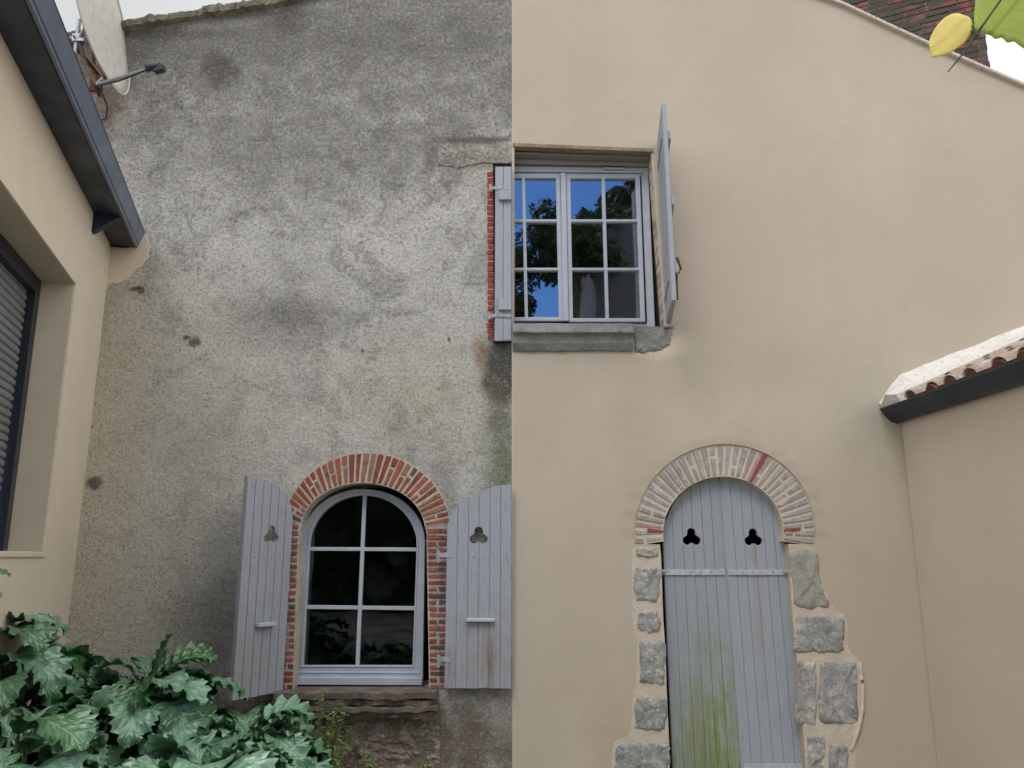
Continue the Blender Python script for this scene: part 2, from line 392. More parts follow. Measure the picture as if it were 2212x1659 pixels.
M['chimbrick'] = m_brick('sooty_chimney_brick', [(.24, .085, .07), (.13, .10, .09), (.09, .08, .075), (.28, .10, .085), (.16, .13, .12), (.07, .062, .06)], .95, None, .43)
M['mortar'] = m_stone('cream_lime_mortar', (.53, .465, .36), (.45, .39, .30), (.26, .235, .18), .45, 60, .45)
M['mortarnew'] = m_stone('fresh_lime_mortar', (.56, .485, .385), (.51, .44, .355), (.62, .56, .46), .3, 60, .15)
M['slate'] = m_stone('dark_layered_stone', (.12, .095, .08), (.19, .155, .125), (.30, .26, .22), .45, 60)
M['sillstone'] = m_stone('grey_sill_stone', (.19, .195, .19), (.27, .27, .255), (.36, .36, .34), .35, 80)
M['granite'] = m_stone('dark_grey_rubble_stone', (.245, .245, .24), (.36, .355, .34), (.56, .52, .44), .85, 48)
M['granitelight'] = m_stone('pale_worn_stone', (.36, .345, .29), (.29, .285, .255), (.45, .42, .35), .4, 70)
M['zinc'] = m_simple('dark_anthracite_metal', (.012, .020, .040), .45, .5, var=.15, scale=4, bump=.03)
M['zinclit'] = m_simple('anthracite_lit_rim_metal', (.12, .15, .21), .4, .5, var=.15, scale=4, bump=.03)  # lighter copy of the gutter metal: highlight on rim and front painted in
M['navy'] = m_simple('navy_window_frame', (.012, .016, .028), .4, .5, var=.1, scale=4, bump=.02)
M['slats'] = m_simple('grey_roller_slats', (.20, .205, .22), .5, .4, var=.15, scale=6, bump=.05)
M['dish'] = m_simple('weathered_dish_paint', (.56, .54, .50), .6, .35, var=.15, scale=14, bump=.1)
M['rust'] = m_simple('rusty_steel', (.14, .08, .05), .8, .3, var=.5, scale=22, bump=.5)
M['steel'] = m_simple('galvanised_steel', (.45, .46, .47), .45, .5, .6, var=.3, scale=20)
M['blackp'] = m_simple('black_plastic', (.03, .035, .05), .45, .45, var=.2)
M['iron'] = m_simple('painted_iron', (.38, .39, .41), .6, .35, var=.4, scale=30, bump=.4)
M['tile'] = m_stone('pale_lichened_roof_tile', (.45, .33, .26), (.55, .47, .40), (.66, .62, .56), .75, 60)
M['tilered'] = m_stone('dark_red_clay_tile', (.20, .07, .05), (.12, .07, .05), (.35, .25, .2), .25, 60)
M['fillet'] = m_stone('white_mortar_fillet', (.70, .66, .61), (.64, .60, .55), (.76, .73, .68), .2, 40)
M['verge'] = m_stone('mossy_verge_stone', (.13, .12, .095), (.27, .24, .18), (.34, .31, .22), .6, 26)
M['vergenew'] = m_stone('pale_verge_mortar', (.60, .55, .49), (.56, .51, .45), (.66, .63, .58), .3, 60)
M['roofslab'] = m_simple('grey_brown_roof', (.16, .13, .11), .9, .2, var=.4, scale=8)
M['dark'] = m_simple('dark_room_and_shadow', (.012, .013, .018), .9, .1)
M['soil'] = None
M['acan'] = m_leaf('glossy_dark_green_leaf', (.012, .085, .006), (.135, .27, .165), .34, (.26, .42, .27), .9, 0, True, 1.0)  # paler second tint paints sky sheen onto some leaves
M['stalk'] = m_simple('green_stalk', (.12, .19, .07), .5, .4, var=.3)
M['weed'] = m_leaf('light_green_weed_leaf', (.15, .25, .05), (.26, .34, .09), .5, (.2, .27, .1), .4, .2, False)
M['vineg'] = m_leaf('bright_green_vine_leaf', (.56, .66, .17), (.50, .60, .14), .5, (.36, .48, .08), .3, .5, True, .3, .2)
M['viney'] = m_leaf('yellow_vine_leaf', (.95, .86, .36), (.93, .78, .28), .5, (.82, .80, .30), .3, .5, True, .3, .1)
M['bark'] = m_simple('grey_bark', (.10, .085, .07), .9, .2, var=.4, scale=20, bump=.6)
M['twig'] = m_simple('dark_vine_twig', (.075, .075, .055), .7, .3, var=.4, scale=40, bump=.5)
M['treeleaf'] = m_leaf('dark_tree_leaf', (.03, .06, .018), (.05, .09, .03), .5, (.1, .1, .05), .3, .15, False)

def set_tint(o, vals, default=0.5):      # one value per face
    a = o.data.attributes.new('tint', 'FLOAT', 'FACE')
    for i, v in enumerate(vals): a.data[i].value = v

# ================================================================ GROUND
def ground():
    s = NT('courtyard_gravel_soil'); s.world()
    n = s.noise(2.5, 6, .65); v = s.voro(38); g = s.noise(1.1, 4, .6)
    c = s.mix(s.ramp(n, .4, .65), (.40, .37, .32), (.48, .45, .39))
    c = s.mix(s.ramp(g, .52, .62), c, (.16, .19, .10))
    s.bump(v, .7, .02); s.bump(n, .5, .03)
    m = s.fin(c, .95, .15)
    bm = bmesh.new(); bmesh.ops.create_grid(bm, x_segments=8, y_segments=8, size=150)
    tag(obj('ground', bm, m), kind='structure')
ground()

# ================================================================ brick courses helper
class Bricks:
    """collects loose brick blocks (each a jittered quad prism) with one tint each, as one mesh"""
    def __init__(s): s.bm = bmesh.new(); s.t = []
    def add(s, q, d0, d1, tint=None, jit=.0038, mp=XZ):
        q = [(a+random.uniform(-jit, jit), b+random.uniform(-jit, jit)) for a, b in q]
        dd = d0 + random.uniform(-.004, .004)
        quadbox(s.bm, q, dd, d1, mp); t = random.random() if tint is None else tint; s.t += [t]*6
    def build(s, name, mat, parent, bevel=.004):
        bmesh.ops.recalc_face_normals(s.bm, faces=s.bm.faces)
        me = bpy.data.meshes.new(name); s.bm.to_mesh(me); s.bm.free()
        o = link(name, me, mat, parent, bevel=bevel); set_tint(o, s.t); return o
def shrink(q, g):          # inset a world quad by g metres about its edges
    out = []
    n = len(q)
    for i in range(n):
        p = Vector(q[i]); a = (Vector(q[i-1])-p); b = (Vector(q[(i+1) % n])-p)
        out.append(tuple(p + (a.normalized()+b.normalized())*g))
    return out
def arch_ring(inner, outer, th0, th1, n, mortar_name, brick_name, bmat, mmat, parent, d0, back, gap=.0105, halves=.28, redshare=None, tintf=None):
    B = Bricks()
    ths = [lerp(th0, th1, i/n) for i in range(n+1)]
    for i in range(n):
        a, b = ths[i], ths[i+1]
        q = [W(*ell(*inner, a)), W(*ell(*outer, a)), W(*ell(*outer, b)), W(*ell(*inner, b))]
        if random.random() < halves:
            t = random.choice((.33, .5, .62)); m1 = lp(q[0], q[1], t); m2 = lp(q[3], q[2], t)
            for qq in ([q[0], m1, m2, q[3]], [m1, q[1], q[2], m2]):
                B.add(shrink(qq, gap), d0, back-.004, tintf(i/n) if tintf else None)
        else: B.add(shrink(q, gap), d0, back-.004, tintf(i/n) if tintf else None)
    m = 40; o_ = [W(*ell(*outer, lerp(th0, th1, i/m))) for i in range(m+1)]; i_ = [W(*ell(*inner, lerp(th0, th1, i/m))) for i in range(m+1)]
    br = B.build(brick_name, bmat, parent)
    bm = prism(bmesh.new(), o_ + i_[::-1], [], d0+.006, back)
    obj(mortar_name, bm, mmat, br)
    return br
def trefoil(cx, cz, r, mp=lambda p: p):
    """outline of a three-lobed hole with a small stalk, as one loop (counter-clockwise)"""
    pts = []
    c = [(cx, cz+r*.62), (cx-r*.58, cz-r*.36), (cx+r*.58, cz-r*.36)]; rr = r*.56
    for k, (ax, az_) in enumerate(c):
        mid = math.atan2(az_-cz, ax-cx)
        for i in range(11):
            t = mid - R(112) + R(224)*i/10
            pts.append((ax+rr*math.cos(t), az_+rr*math.sin(t)))
    # order around the centre, then pull a tiny stalk downward
    pts.sort(key=lambda p: math.atan2(p[1]-cz, p[0]-cx))
    return pts

# ================================================================ OLD HOUSE (left)
old = thing('old_house', 'old gable house with rough weathered grey render and red brick arched window', 'house', (-1.8, 0, 0))
XS = 0.0                                         # seam between the two houses
CO = on_plane(235, 520, Vector((0, 0, 0)), Vector((0, -1, 0)))   # corner line with the cream building
c2 = on_plane(158, 1320, Vector((0, 0, 0)), Vector((0, -1, 0)))
CORNX = (CO.x + c2.x)/2
print('corner x', CO, c2)
a_in = (784, 1146, 134, 103); a_out = (793, 1146, 182, 169)      # arch ellipses, measured
TOPY = -170
def old_top(px):
    pts = [(-250, 170), (60, 103), (125, 90), (250, 63), (400, 38), (640, 0), (900, -75), (1106, TOPY)]
    for (a, b), (c, d_) in zip(pts, pts[1:]):
        if a <= px <= c: return b + (d_-b)*(px-a)/(c-a)
outer = [(-4.6, -.2), (XS, -.2)]
for px in [1106] + list(range(1080, -240, -26)):
    x, z = W(px, old_top(px)); outer.append((x + (0 if px == 1106 else random.uniform(-.004, .004)), z + random.uniform(-.012, .008)))
outer = [(-4.6, -.2)] + [p for p in outer if p[0] > -4.599]; outer.append((-4.6, outer[-1][1]))
# opening: jambs and arch
jl, jr = 637, 927
op = [W(628, 1490), W(944, 1490), W(921, 1150)] + [W(*ell(*a_in, lerp(0, math.pi, i/28))) for i in range(1, 28)] + [W(648, 1150)]
bm = prism(bmesh.new(), outer, [op], 0, .45)
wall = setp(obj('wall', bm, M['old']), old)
# verge: ragged coping of stones and tile along the gable edge
bm = bmesh.new(); prev = None; nv_ = 300
for i in range(nv_+1):
    px = lerp(-200, 1105, i/nv_); x, z = W(px, old_top(px)); q = Vector((x*4, 0, 0)); a = noise.noise(q*1.5)*.020 + noise.noise(q*6)*.018 + noise.noise(q*17)*.012
    h = .045 + a + .016*(noise.cell(Vector((x*2.6, 0, 0)))-.5); lo = -.030 + noise.noise(q*5+Vector((9, 0, 0)))*.016
    ring = [bm.verts.new(p) for p in ((x, -.050-a, z+lo), (x, -.058-a*1.5, z+h*.5), (x, -.040, z+h), (x, .5, z+h), (x, .5, z-.05), (x, .01, z-.05))]
    if prev:
        for k in range(6): bm.faces.new([prev[k], prev[(k+1) % 6], ring[(k+1) % 6], ring[k]])
    else: bm.faces.new(ring)
    prev = ring
bm.faces.new(prev[::-1])
setp(obj('verge', bm, M['verge'], smooth=False), old)
# roof behind the gable and the dark room behind the window
bm = bmesh.new(); P0 = W(-200, old_top(-200)); P1 = W(1104, TOPY)
quadbox(bm, [(P0[0], P0[1]-.14), (P1[0]-.01, P1[1]-.14), (P1[0]-.01, P1[1]-.03), (P0[0], P0[1]-.03)], .5, 7)
setp(obj('roof', bm, M['roofslab']), old)
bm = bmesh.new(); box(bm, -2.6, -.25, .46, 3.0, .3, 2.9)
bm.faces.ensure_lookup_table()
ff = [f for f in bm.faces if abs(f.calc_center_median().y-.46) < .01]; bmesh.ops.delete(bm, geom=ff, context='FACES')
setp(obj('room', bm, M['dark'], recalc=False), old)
# smooth cream patch beside the gutter end
pp = [(228, 617), (228, 500), (300, 494), (318, 506), (325, 530), (321, 556), (309, 574), (290, 587), (276, 604), (262, 610), (247, 613)]
pl = []
for (a, b) in zip(pp, pp[1:]+pp[:1]):
    for k in range(4):
        x, z = W(*lp(a, b, k/4)); pl.append((x+random.uniform(-.006, .006), z+random.uniform(-.006, .006)))
setp(obj('render_patch', prism(bmesh.new(), pl, [], -.008, .01), M['side']), old)
# red brick arch and jambs
def redtint(u): return random.choice((0, .2, .4, .6, .2, .05, .4, .75, .9))
ra = arch_ring(a_in, a_out, R(5), R(170), 32, 'mortar', 'brick_arch', M['redbrick'], M['mortar'], None, -.010, .12, gap=.0085, halves=.22, tintf=redtint)
setp(ra, old)
def jamb(x0t, x1t, x0b, x1b, yt, yb, n, name, mat, mm, d0, split=.4):
    B = Bricks()
    for i in range(n):
        t0, t1 = i/n, (i+1)/n
        q = [W(lerp(x0t, x0b, t1), lerp(yt, yb, t1)), W(lerp(x1t, x1b, t1), lerp(yt, yb, t1)), W(lerp(x1t, x1b, t0), lerp(yt, yb, t0)), W(lerp(x0t, x0b, t0), lerp(yt, yb, t0))]
        if split and random.random() < split:
            m1, m2 = lp(q[0], q[1], .5), lp(q[3], q[2], .5)
            B.add(shrink([q[0], m1, m2, q[3]], .009), d0, .10, redtint(0)); B.add(shrink([m1, q[1], q[2], m2], .009), d0, .10, redtint(0))
        else: B.add(shrink(q, .009 if split else .005), d0, .10, redtint(0))
    b = B.build(name, mat, None)
    bm = bmesh.new(); quadbox(bm, [W(x0b, yb), W(x1b, yb), W(x1t, yt), W(x0t, yt)], d0+.007, .12)
    obj('mortar', bm, mm, b); return setp(b, old)
jamb(921, 968, 927, 967, 1140, 1490, 25, 'brick_jamb', M['redbrick'], M['mortar'], -.006)
jamb(612, 648, 602, 634, 1130, 1490, 25, 'brick_jamb', M['redbrick'], M['mortar'], -.006)

# --- arched window
YG = .16
def S(pts, y): return [W(a, b, y) for a, b in pts]
aw_o = (785, 1168, 133, 112); aw_g = (785, 1180, 116, 110)
def el_pts(e, t0, t1, n): return [ell(*e, lerp(t0, t1, i/n)) for i in range(n+1)]
fo = S([(634, 1478), (913, 1478), (918, 1168)] + el_pts(aw_o, R(2), R(178), 26)[1:-1] + [(653, 1168)], YG-.03)
fi = S([(654, 1438), (891, 1438), (900, 1180)] + el_pts(aw_g, R(2), R(178), 26)[1:-1] + [(669, 1180)], YG-.03)
bm = prism(bmesh.new(), fo, [fi], YG-.03, YG+.05)
win = setp(obj('arched_window', bm, M['frame'], bevel=.006), old)
def sub(o, par): o.parent = par; o.matrix_parent_inverse = par.matrix_world.inverted() if False else Matrix.Translation(old.location).inverted() @ Matrix.Identity(4) if False else Matrix.Identity(4); return o
def child_of_part(o, part):
    # part keeps world-space mesh data with an inverse on its own parent; the child must cancel nothing further
    o.parent = part; o.matrix_parent_inverse = Matrix.Identity(4); return o
bm = bmesh.new()
def bar(bm, a, b, wpx, y0, y1, yy):
    (ax, az_), (bx, bz) = W(*a, yy), W(*b, yy); d_ = Vector((bx-ax, bz-az_)).normalized(); nn = Vector((-d_.y, d_.x))*wpx/284/2
    quadbox(bm, [(ax-nn.x, az_-nn.y), (bx-nn.x, bz-nn.y), (bx+nn.x, bz+nn.y), (ax+nn.x, az_+nn.y)], y0, y1)
bar(bm, (772.6, 1439), (788.5, 1069), 8, YG-.018, YG+.02, YG)
obj('muntin', bm, M['frame'], win, bevel=.003)
for ya, yb in ((1185.5, 1187), (1311, 1314)):
    bm = bmesh.new(); bar(bm, (652, ya), (903, yb), 8, YG-.0155, YG+.0175, YG); obj('muntin', bm, M['frame'], win, bevel=.003)
bm = bmesh.new(); bar(bm, (640, 1451), (908, 1452), 4, YG-.036, YG-.028, YG); bar(bm, (634, 1468), (914, 1469), 15, YG-.07, YG-.028, YG)
obj('bottom_rail', bm, M['frame'], win, bevel=.006)
# inner sash bead
so = S([(650, 1441), (895, 1441), (904, 1180)] + el_pts((785, 1179, 121, 114), R(2), R(178), 26)[1:-1] + [(666, 1180)], YG-.03)
obj('sash', prism(bmesh.new(), so, [fi], YG-.037, YG-.028), M['frame'], win, bevel=.003)
gl = S([(652, 1441), (893, 1441), (902, 1180)] + el_pts((785, 1180, 118, 112), R(2), R(178), 26)[1:-1] + [(667, 1180)], YG)
obj('pane', prism(bmesh.new(), gl, [], YG+.006, YG+.010), M['glass'], win)
# stone sill: rough layered slabs
bm = bmesh.new()
def slab(x0, x1, yt, yb, y0, y1, seed, nseg=16, amp=.014):
    a, b = W(x0, yt), W(x1, yb); random.seed(seed)
    prev = None
    for i in range(nseg+1):
        x = lerp(a[0], b[0], i/nseg); e = random.uniform(-amp, amp); g = random.uniform(-amp, amp)*.5
        ring = [bm.verts.new((x, y0+e, a[1]+g)), bm.verts.new((x, y1, a[1]+.004)), bm.verts.new((x, y1, b[1])), bm.verts.new((x, y0+e*1.3+.004, b[1]+g)), ]
        if prev:
            for k in range(4): bm.faces.new([prev[k], prev[(k+1) % 4], ring[(k+1) % 4], ring[k]])
        else: bm.faces.new(ring)
        prev = ring
    bm.faces.new(prev[::-1])
slab(604, 946, 1489, 1504, -.15, .12, 3); slab(598, 942, 1505, 1519, -.125, .02, 4, amp=.02); slab(600, 950, 1520, 1531, -.14, .02, 5, amp=.018); slab(606, 940, 1532, 1546, -.10, .02, 6, amp=.022)
random.seed(21)
setp(obj('stone_sill', bm, M['slate'], bevel=.004), old)
# lintel top stone nib, crack stones below sill
bm = bmesh.new(); nx_, nz_ = 170, 70; gridv = []
for k in range(nz_+1):
    row = []
    for i in range(nx_+1):
        a, b = lerp(598, 952, i/nx_), lerp(1542, 1700, k/nz_); x, z = W(a, b); e = min(i, nx_-i, 5)/5; q = Vector((x*5.5, 0, z*11))
        y = .004 - e*(.012+.022*noise.noise(q)+.016*noise.noise(q*2.7)+.012*noise.noise(q*7)+.008*noise.noise(q*17))
        row.append(bm.verts.new((x, y, z)))
    gridv.append(row)
for k in range(nz_):
    for i in range(nx_): bm.faces.new([gridv[k][i], gridv[k][i+1], gridv[k+1][i+1], gridv[k+1][i]])
setp(obj('rubble_facing', bm, m_stone('brown_exposed_rubble', (.15, .12, .09), (.30, .25, .19), (.36, .33, .28), .5, 30), smooth=True), old)

# --- shutters built in their own local frame: u along width, v up, w out of the face
def shutter(parent, top_pts, bottom, u1, planks, name, mat, frame, tre=None, batten=None, nails=(), thick=.03, label=None, straps=()):
    """top_pts: list of (u, v) along the top, left to right; bottom v; frame maps (u, v, depth)->world"""
    bm = bmesh.new()
    def top(u):
        for (a, b), (c, d_) in zip(top_pts, top_pts[1:]):
            if a <= u <= c + 1e-6: return b + (d_-b)*(u-a)/max(1e-6, c-a)
        return top_pts[-1][1]
    hole = trefoil(tre[0], tre[1], tre[2]) if tre else []
    W_ = u1/planks; us = [i*W_ for i in range(planks+1)]
    # one backing plate with the hole gives the grooves their floor; planks stand 5 mm proud
    U = sorted(set([u for u, _ in top_pts] + us)); tp = [(u, top(u)) for u in U]
    outl = [(0, bottom), (u1, bottom)] + tp[::-1]
    prism(bm, outl, [hole] if tre else [], -.004, thick-.004, frame)
    o = obj(name, bm, mat, parent, bevel=0)
    for i in range(planks):
        bm = bmesh.new()
        a, b = us[i]+.0032, us[i+1]-.0032; jz = random.uniform(-.003, .003)
        seg = [(a, bottom+jz), (b, bottom+jz)] + [(u, top(u)-.001) for u in sorted([a, b] + [u for u, _ in top_pts if a < u < b], reverse=True)]
        if tre and tre[0]-tre[2]*1.2 < b and tre[0]+tre[2]*1.2 > a:
            # plank clipped round the hole
            tmp = bmesh.new(); prism(tmp, seg, [], -.009, -.0035, frame)
            me = bpy.data.meshes.new('t'); tmp.to_mesh(me); tmp.free()
            yield_planks.append((seg, hole))
            bpy.data.meshes.remove(me)
            clip_plank(bm, seg, hole, frame)
        else: prism(bm, seg, [], -.009-random.uniform(0, .002), -.0035, frame)
        obj('plank', bm, mat, o, bevel=.0015)
    return o
yield_planks = []
def clip_plank(bm, seg, hole, frame):
    """column strips of the plank above and below the hole"""
    a, b = seg[0][0], seg[1][0]; bot = seg[0][1]; n = 24
    def top(u):
        t = sorted(seg[2:]);
        for (p, q), (c, d_) in zip(t, t[1:]):
            if p <= u <= c+1e-6: return q+(d_-q)*(u-p)/max(1e-6, c-p)
        return t[-1][1]
    def span(u):
        zs = []
        for (x0, z0), (x1, z1) in zip(hole, hole[1:]+hole[:1]):
            if (x0-u)*(x1-u) < 0: zs.append(z0+(z1-z0)*(u-x0)/(x1-x0))
        return (min(zs), max(zs)) if len(zs) >= 2 else None
    def col(u):
        s = span(u); t_ = top(u); mid = sum(p[1] for p in hole)/len(hole)
        return (s or (mid, mid)), t_, bool(s)
    f = lambda u, v, d_=-.0095: bm.verts.new(frame(u, v, d_))
    for i in range(n):
        u0, u1 = lerp(a, b, i/n), lerp(a, b, (i+1)/n); (s0, t0, k0), (s1, t1, k1) = col(u0+1e-5), col(u1-1e-5)
        if k0 or k1:
            bm.faces.new([f(u0, bot), f(u1, bot), f(u1, s1[0]), f(u0, s0[0])]); bm.faces.new([f(u0, s0[1]), f(u1, s1[1]), f(u1, t1), f(u0, t0)])
        else: bm.faces.new([f(u0, bot), f(u1, bot), f(u1, t1), f(u0, t0)])
    for u in (a, b):
        (s0, t0, k0) = col(u+(1e-5 if u == a else -1e-5))
        for lo, hi in (((bot, s0[0]), (s0[1], t0)) if k0 else ((bot, t0),)):
            bm.faces.new([f(u, lo), f(u, hi), f(u, hi, -.0035), f(u, lo, -.0035)])
    bmesh.ops.remove_doubles(bm, verts=bm.verts, dist=1e-5)

def nails(pts, frame, parent, r=.006, name='nail_head'):
    for u, v in pts:
        c = frame(u, v, -.012); bm = bmesh.new(); bmesh.ops.create_icosphere(bm, subdivisions=1, radius=r, matrix=Matrix.Translation(c) @ Matrix.Diagonal((1, .6, 1, 1)))
        obj(name, bm, M['iron'], parent)

# left shutter, half open: hinge edge at the jamb, free edge nearer the camera
H0 = W(626, 1200); hx = W(629, 1203)[0]; SB = W(614, 1492)[1]
HY = -.03
# free edge: solve its depth from its measured foot (499, 1513) at the same height as the hinge foot
r = ray(499, 1513); t = (SB - CAM.z)/r.z if abs(r.z) > 1e-6 else 0
fe = CAM + r*t
hinge = Vector((hx, HY, 0)); free = Vector((fe.x, fe.y, 0)); print('left shutter free edge', fe, 'hinge', hinge)
du = (hinge-free); wid = du.length
if not (.3 < wid < .75):
    du = du.normalized(); wid = .50; free = hinge - du*wid
else: du = du.normalized()
nrmv = Vector((du.y, -du.x, 0))
if nrmv.y > 0: nrmv = -nrmv
def frL(u, v, dpt): return free + du*u + Vector((0, 0, v)) - nrmv*dpt
def zat(px, py, u):     # height of a measured point that lies at width u on the leaf
    p = frL(u, 0, 0); rr = ray(px, py); tt = (p.y-CAM.y)/rr.y; return CAM.z + rr.z*tt
tops = [(0, zat(541, 1028, 0)), (wid*.38, zat(572, 1037, wid*.38)), (wid*.62, zat(596, 1050, wid*.62)), (wid*.82, zat(618, 1066, wid*.82)), (wid*.94, zat(631, 1092, wid*.94)), (wid, zat(634, 1125, wid))]
shl = shutter(None, tops, SB, wid, 6, 'window_shutter', M['shutter'], frL, tre=(wid*.56, zat(588, 1156, wid*.56), .058))
setp(shl, old)
nails([(wid*(i+.5)/6, zat(560, 1204, 0)) for i in range(6)] + [(wid*(i+.5)/6, SB+.16) for i in range(6)], frL, shl)
bm = bmesh.new(); zb = zat(563, 1349, wid*.5); quadbox(bm, [(wid*.34, zb-.012), (wid*.70, zb-.012), (wid*.70, zb+.014), (wid*.34, zb+.014)], -.05, -.008, frL)
obj('ledge_batten', bm, M['frame'], shl, bevel=.004)
# right shutter: folded back flat against the wall
x0 = W(963, 1300)[0]; x1 = W(1105.2, 1300)[0]; SBR = W(1000, 1486)[1]; YR = -.06
x0 = W(963, 1300, YR)[0]; x1 = -.004; SBR = W(1000, 1486, YR)[1]
def frR(u, v, dpt): return Vector((x0+u, YR+dpt, v))
wr = x1-x0
def zr(py): return W(1040, py, YR)[1]
tops = [(0, zr(1138)), (.02, zr(1118)), (.06, zr(1101)), (.16, zr(1075)), (.25, zr(1060)), (.33, zr(1052)), (.40, zr(1048)), (wr, zr(1047))]
shr = shutter(None, tops, SBR, wr, 6, 'window_shutter', M['shutter'], frR, tre=(W(1034, 1156, YR)[0]-x0, zr(1158), .058))
setp(shr, old)
nails([(wr*(i+.5)/6, zr(1203)) for i in range(6)] + [(wr*(i+.5)/6, zr(1431)) for i in range(6)], frR, shr)
bm = bmesh.new(); bx = W(1039, 1338, YR)[0]-x0; quadbox(bm, [(bx-.105, zr(1342)), (bx+.10, zr(1342)), (bx+.10, zr(1335)), (bx-.105, zr(1335))], -.045, -.008, frR)
obj('ledge_batten', bm, M['frame'], shr, bevel=.004)
for py in (1199, 1424):
    bm = bmesh.new(); a = W(944, py, YR); b = W(964, py, YR)
    box(bm, a[0], b[0]+.03, YR-.012, YR-.004, a[1]-.018, a[1]+.018)
    tube(bm, [(a[0]+.012, YR-.012, a[1]-.055), (a[0]+.012, YR-.012, a[1]+.03)], .011)
    tube(bm, [(a[0]+.012, YR-.012, a[1]-.05), (a[0]+.012, .02, a[1]-.05)], .009)
    obj('hinge', bm, M['iron'], shr, bevel=.002)

# upper shutter strip, with brick edge beside it
YU = -.045
jamb(1051, 1067, 1052, 1067, 371, 734, 30, 'brick_jamb', M['jambbrick'], M['mortar'], -.012, split=0)
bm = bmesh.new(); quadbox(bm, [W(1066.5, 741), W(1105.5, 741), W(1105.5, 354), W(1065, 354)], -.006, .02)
setp(obj('painted_shadow_gap', bm, M['dark']), old)  # near-black sheet painting the shade in the gap behind the shutter
x0u = W(1069, 550, YU)[0]; x1u = -.004; zb, zt = W(1085, 736, YU)[1], W(1085, 361, YU)[1]
def frU(u, v, dpt): return Vector((x0u+u, YU+dpt, v))
shu = shutter(None, [(0, zt), (x1u-x0u, zt)], zb, x1u-x0u, 2, 'window_shutter', M['shutter'], frU)
setp(shu, old)
for yt, yb in ((414, 435), (647, 672)):
    bm = bmesh.new(); quadbox(bm, [(.03, W(1085, yb, YU)[1]), (x1u-x0u, W(1085, yb, YU)[1]), (x1u-x0u, W(1085, yt, YU)[1]), (.03, W(1085, yt, YU)[1])], -.036, -.008, frU)
    obj('batten', bm, M['shutter'], shu, bevel=.004)
for py in (408, 683):
    bm = bmesh.new(); z = W(1085, py, YU)[1]
    box(bm, x0u-.035, x1u, YU-.018, YU-.010, z-.014, z+.014); tube(bm, [(x0u-.04, YU-.012, z-.03), (x0u-.04, YU-.012, z+.03)], .012)
    tube(bm, [(x0u-.04, YU-.012, z-.026), (x0u-.045, .02, z-.026)], .009)
    obj('hinge', bm, M['iron'], shu, bevel=.002)
# slightly proud band of old lintel render above the upper opening
pl = []
pts = [(948, 356), (942, 330), (960, 318), (1010, 312), (1060, 316), (1105.5, 312), (1105.5, 352), (1040, 352), (990, 362)]
for a, b in zip(pts, pts[1:]+pts[:1]):
    for k in range(5):
        x, z = W(*lp(a, b, k/5)); pl.append((min(x+random.uniform(-.006, .006), -.002), z+random.uniform(-.006, .006)))
setp(obj('lintel_render', prism(bmesh.new(), pl, [], -.007, .01), M['old']), old)

# ================================================================ RENOVATED HOUSE (right)
new = thing('renovated_house', 'renovated gable house with smooth fresh beige render and arched grey blue shutter door', 'house', (1.8, 0, 0))
def setn(o): return setp(o, new)
n_in = (1563, 1152, 130, 123); n_out = (1566, 1152, 196, 193)
tops = [(2500, 322), (2212, 190), (2080, 133), (2000, 98), (1930, 66), (1870, 38), (1815, 12), (1750, -10), (1600, -60), (1400, -120), (1106, TOPY)]
def new_top(px):
    for (c, d_), (a, b) in zip(tops, tops[1:]):
        if a <= px <= c: return b + (d_-b)*(px-a)/(c-a)
outer = [(XS+.0015, -.2), (5.2, -.2)]; tl = [W(a, b) for a, b in tops]
outer.append((5.2, tl[0][1]-.0)); outer += [p for p in tl if p[0] < 5.19]; outer[-1] = (XS+.0015, outer[-1][1])
def arc(e, t0, t1, n): return [W(*ell(*e, lerp(t0, t1, i/n))) for i in range(n+1)]
door_hole = [W(1425.5, 1176), W(1428, 1200), W(1447.5, 1760), W(1748, 1760), W(1703, 1175)] + arc(n_out, R(-7), R(187), 52)
# upper window hole, open at the seam side
up_hole = [(XS+.02, W(1108, 708)[1]), W(1441, 708), W(1411, 321), (XS+.02, W(1108, 309)[1])]
bm = prism(bmesh.new(), outer, [door_hole, up_hole], -.002, .45)
# rounded arrises on the fresh render
nw = setn(obj('wall', bm, M['new']))
# verge: pale mortar edging
bm = bmesh.new()
for i in range(60):
    p0, p1 = lerp(1106, 2490, i/60), lerp(1106, 2490, (i+1)/60); a, b = W(p0, new_top(p0)), W(p1, new_top(p1))
    w_ = .026
    quadbox(bm, [(a[0]+.0015, a[1]-.005), (b[0], b[1]-.005), (b[0], b[1]+w_), (a[0]+.0015, a[1]+w_)], -.035, .45)
bmesh.ops.remove_doubles(bm, verts=bm.verts, dist=.0005)
setn(obj('verge', bm, M['vergenew'], bevel=.006))
# slate edge of the roof seen over the verge at the far right
bm = bmesh.new()
for i in range(26):
    p0, p1 = 1106+i*54, 1106+(i+1)*54-3
    if p1 > 2498: break
    a, b = W(p0, new_top(p0)), W(p1, new_top(p1)); e = random.uniform(.0, .012)
    hh = .050 if p0 > 2130 else .022
    quadbox(bm, [(a[0]+.003, a[1]-.03), (b[0], b[1]-.03), (b[0], b[1]+hh+e*.4), (a[0]+.003, a[1]+hh+e*.4)], .46, 6)
    if p0 > 2130: quadbox(bm, [(a[0]+.003, a[1]+.032), (b[0], b[1]+.032), (b[0], b[1]+.050+e), (a[0]+.003, a[1]+.050+e)], .015, .455)
setn(obj('roof', bm, M['roofslab']))
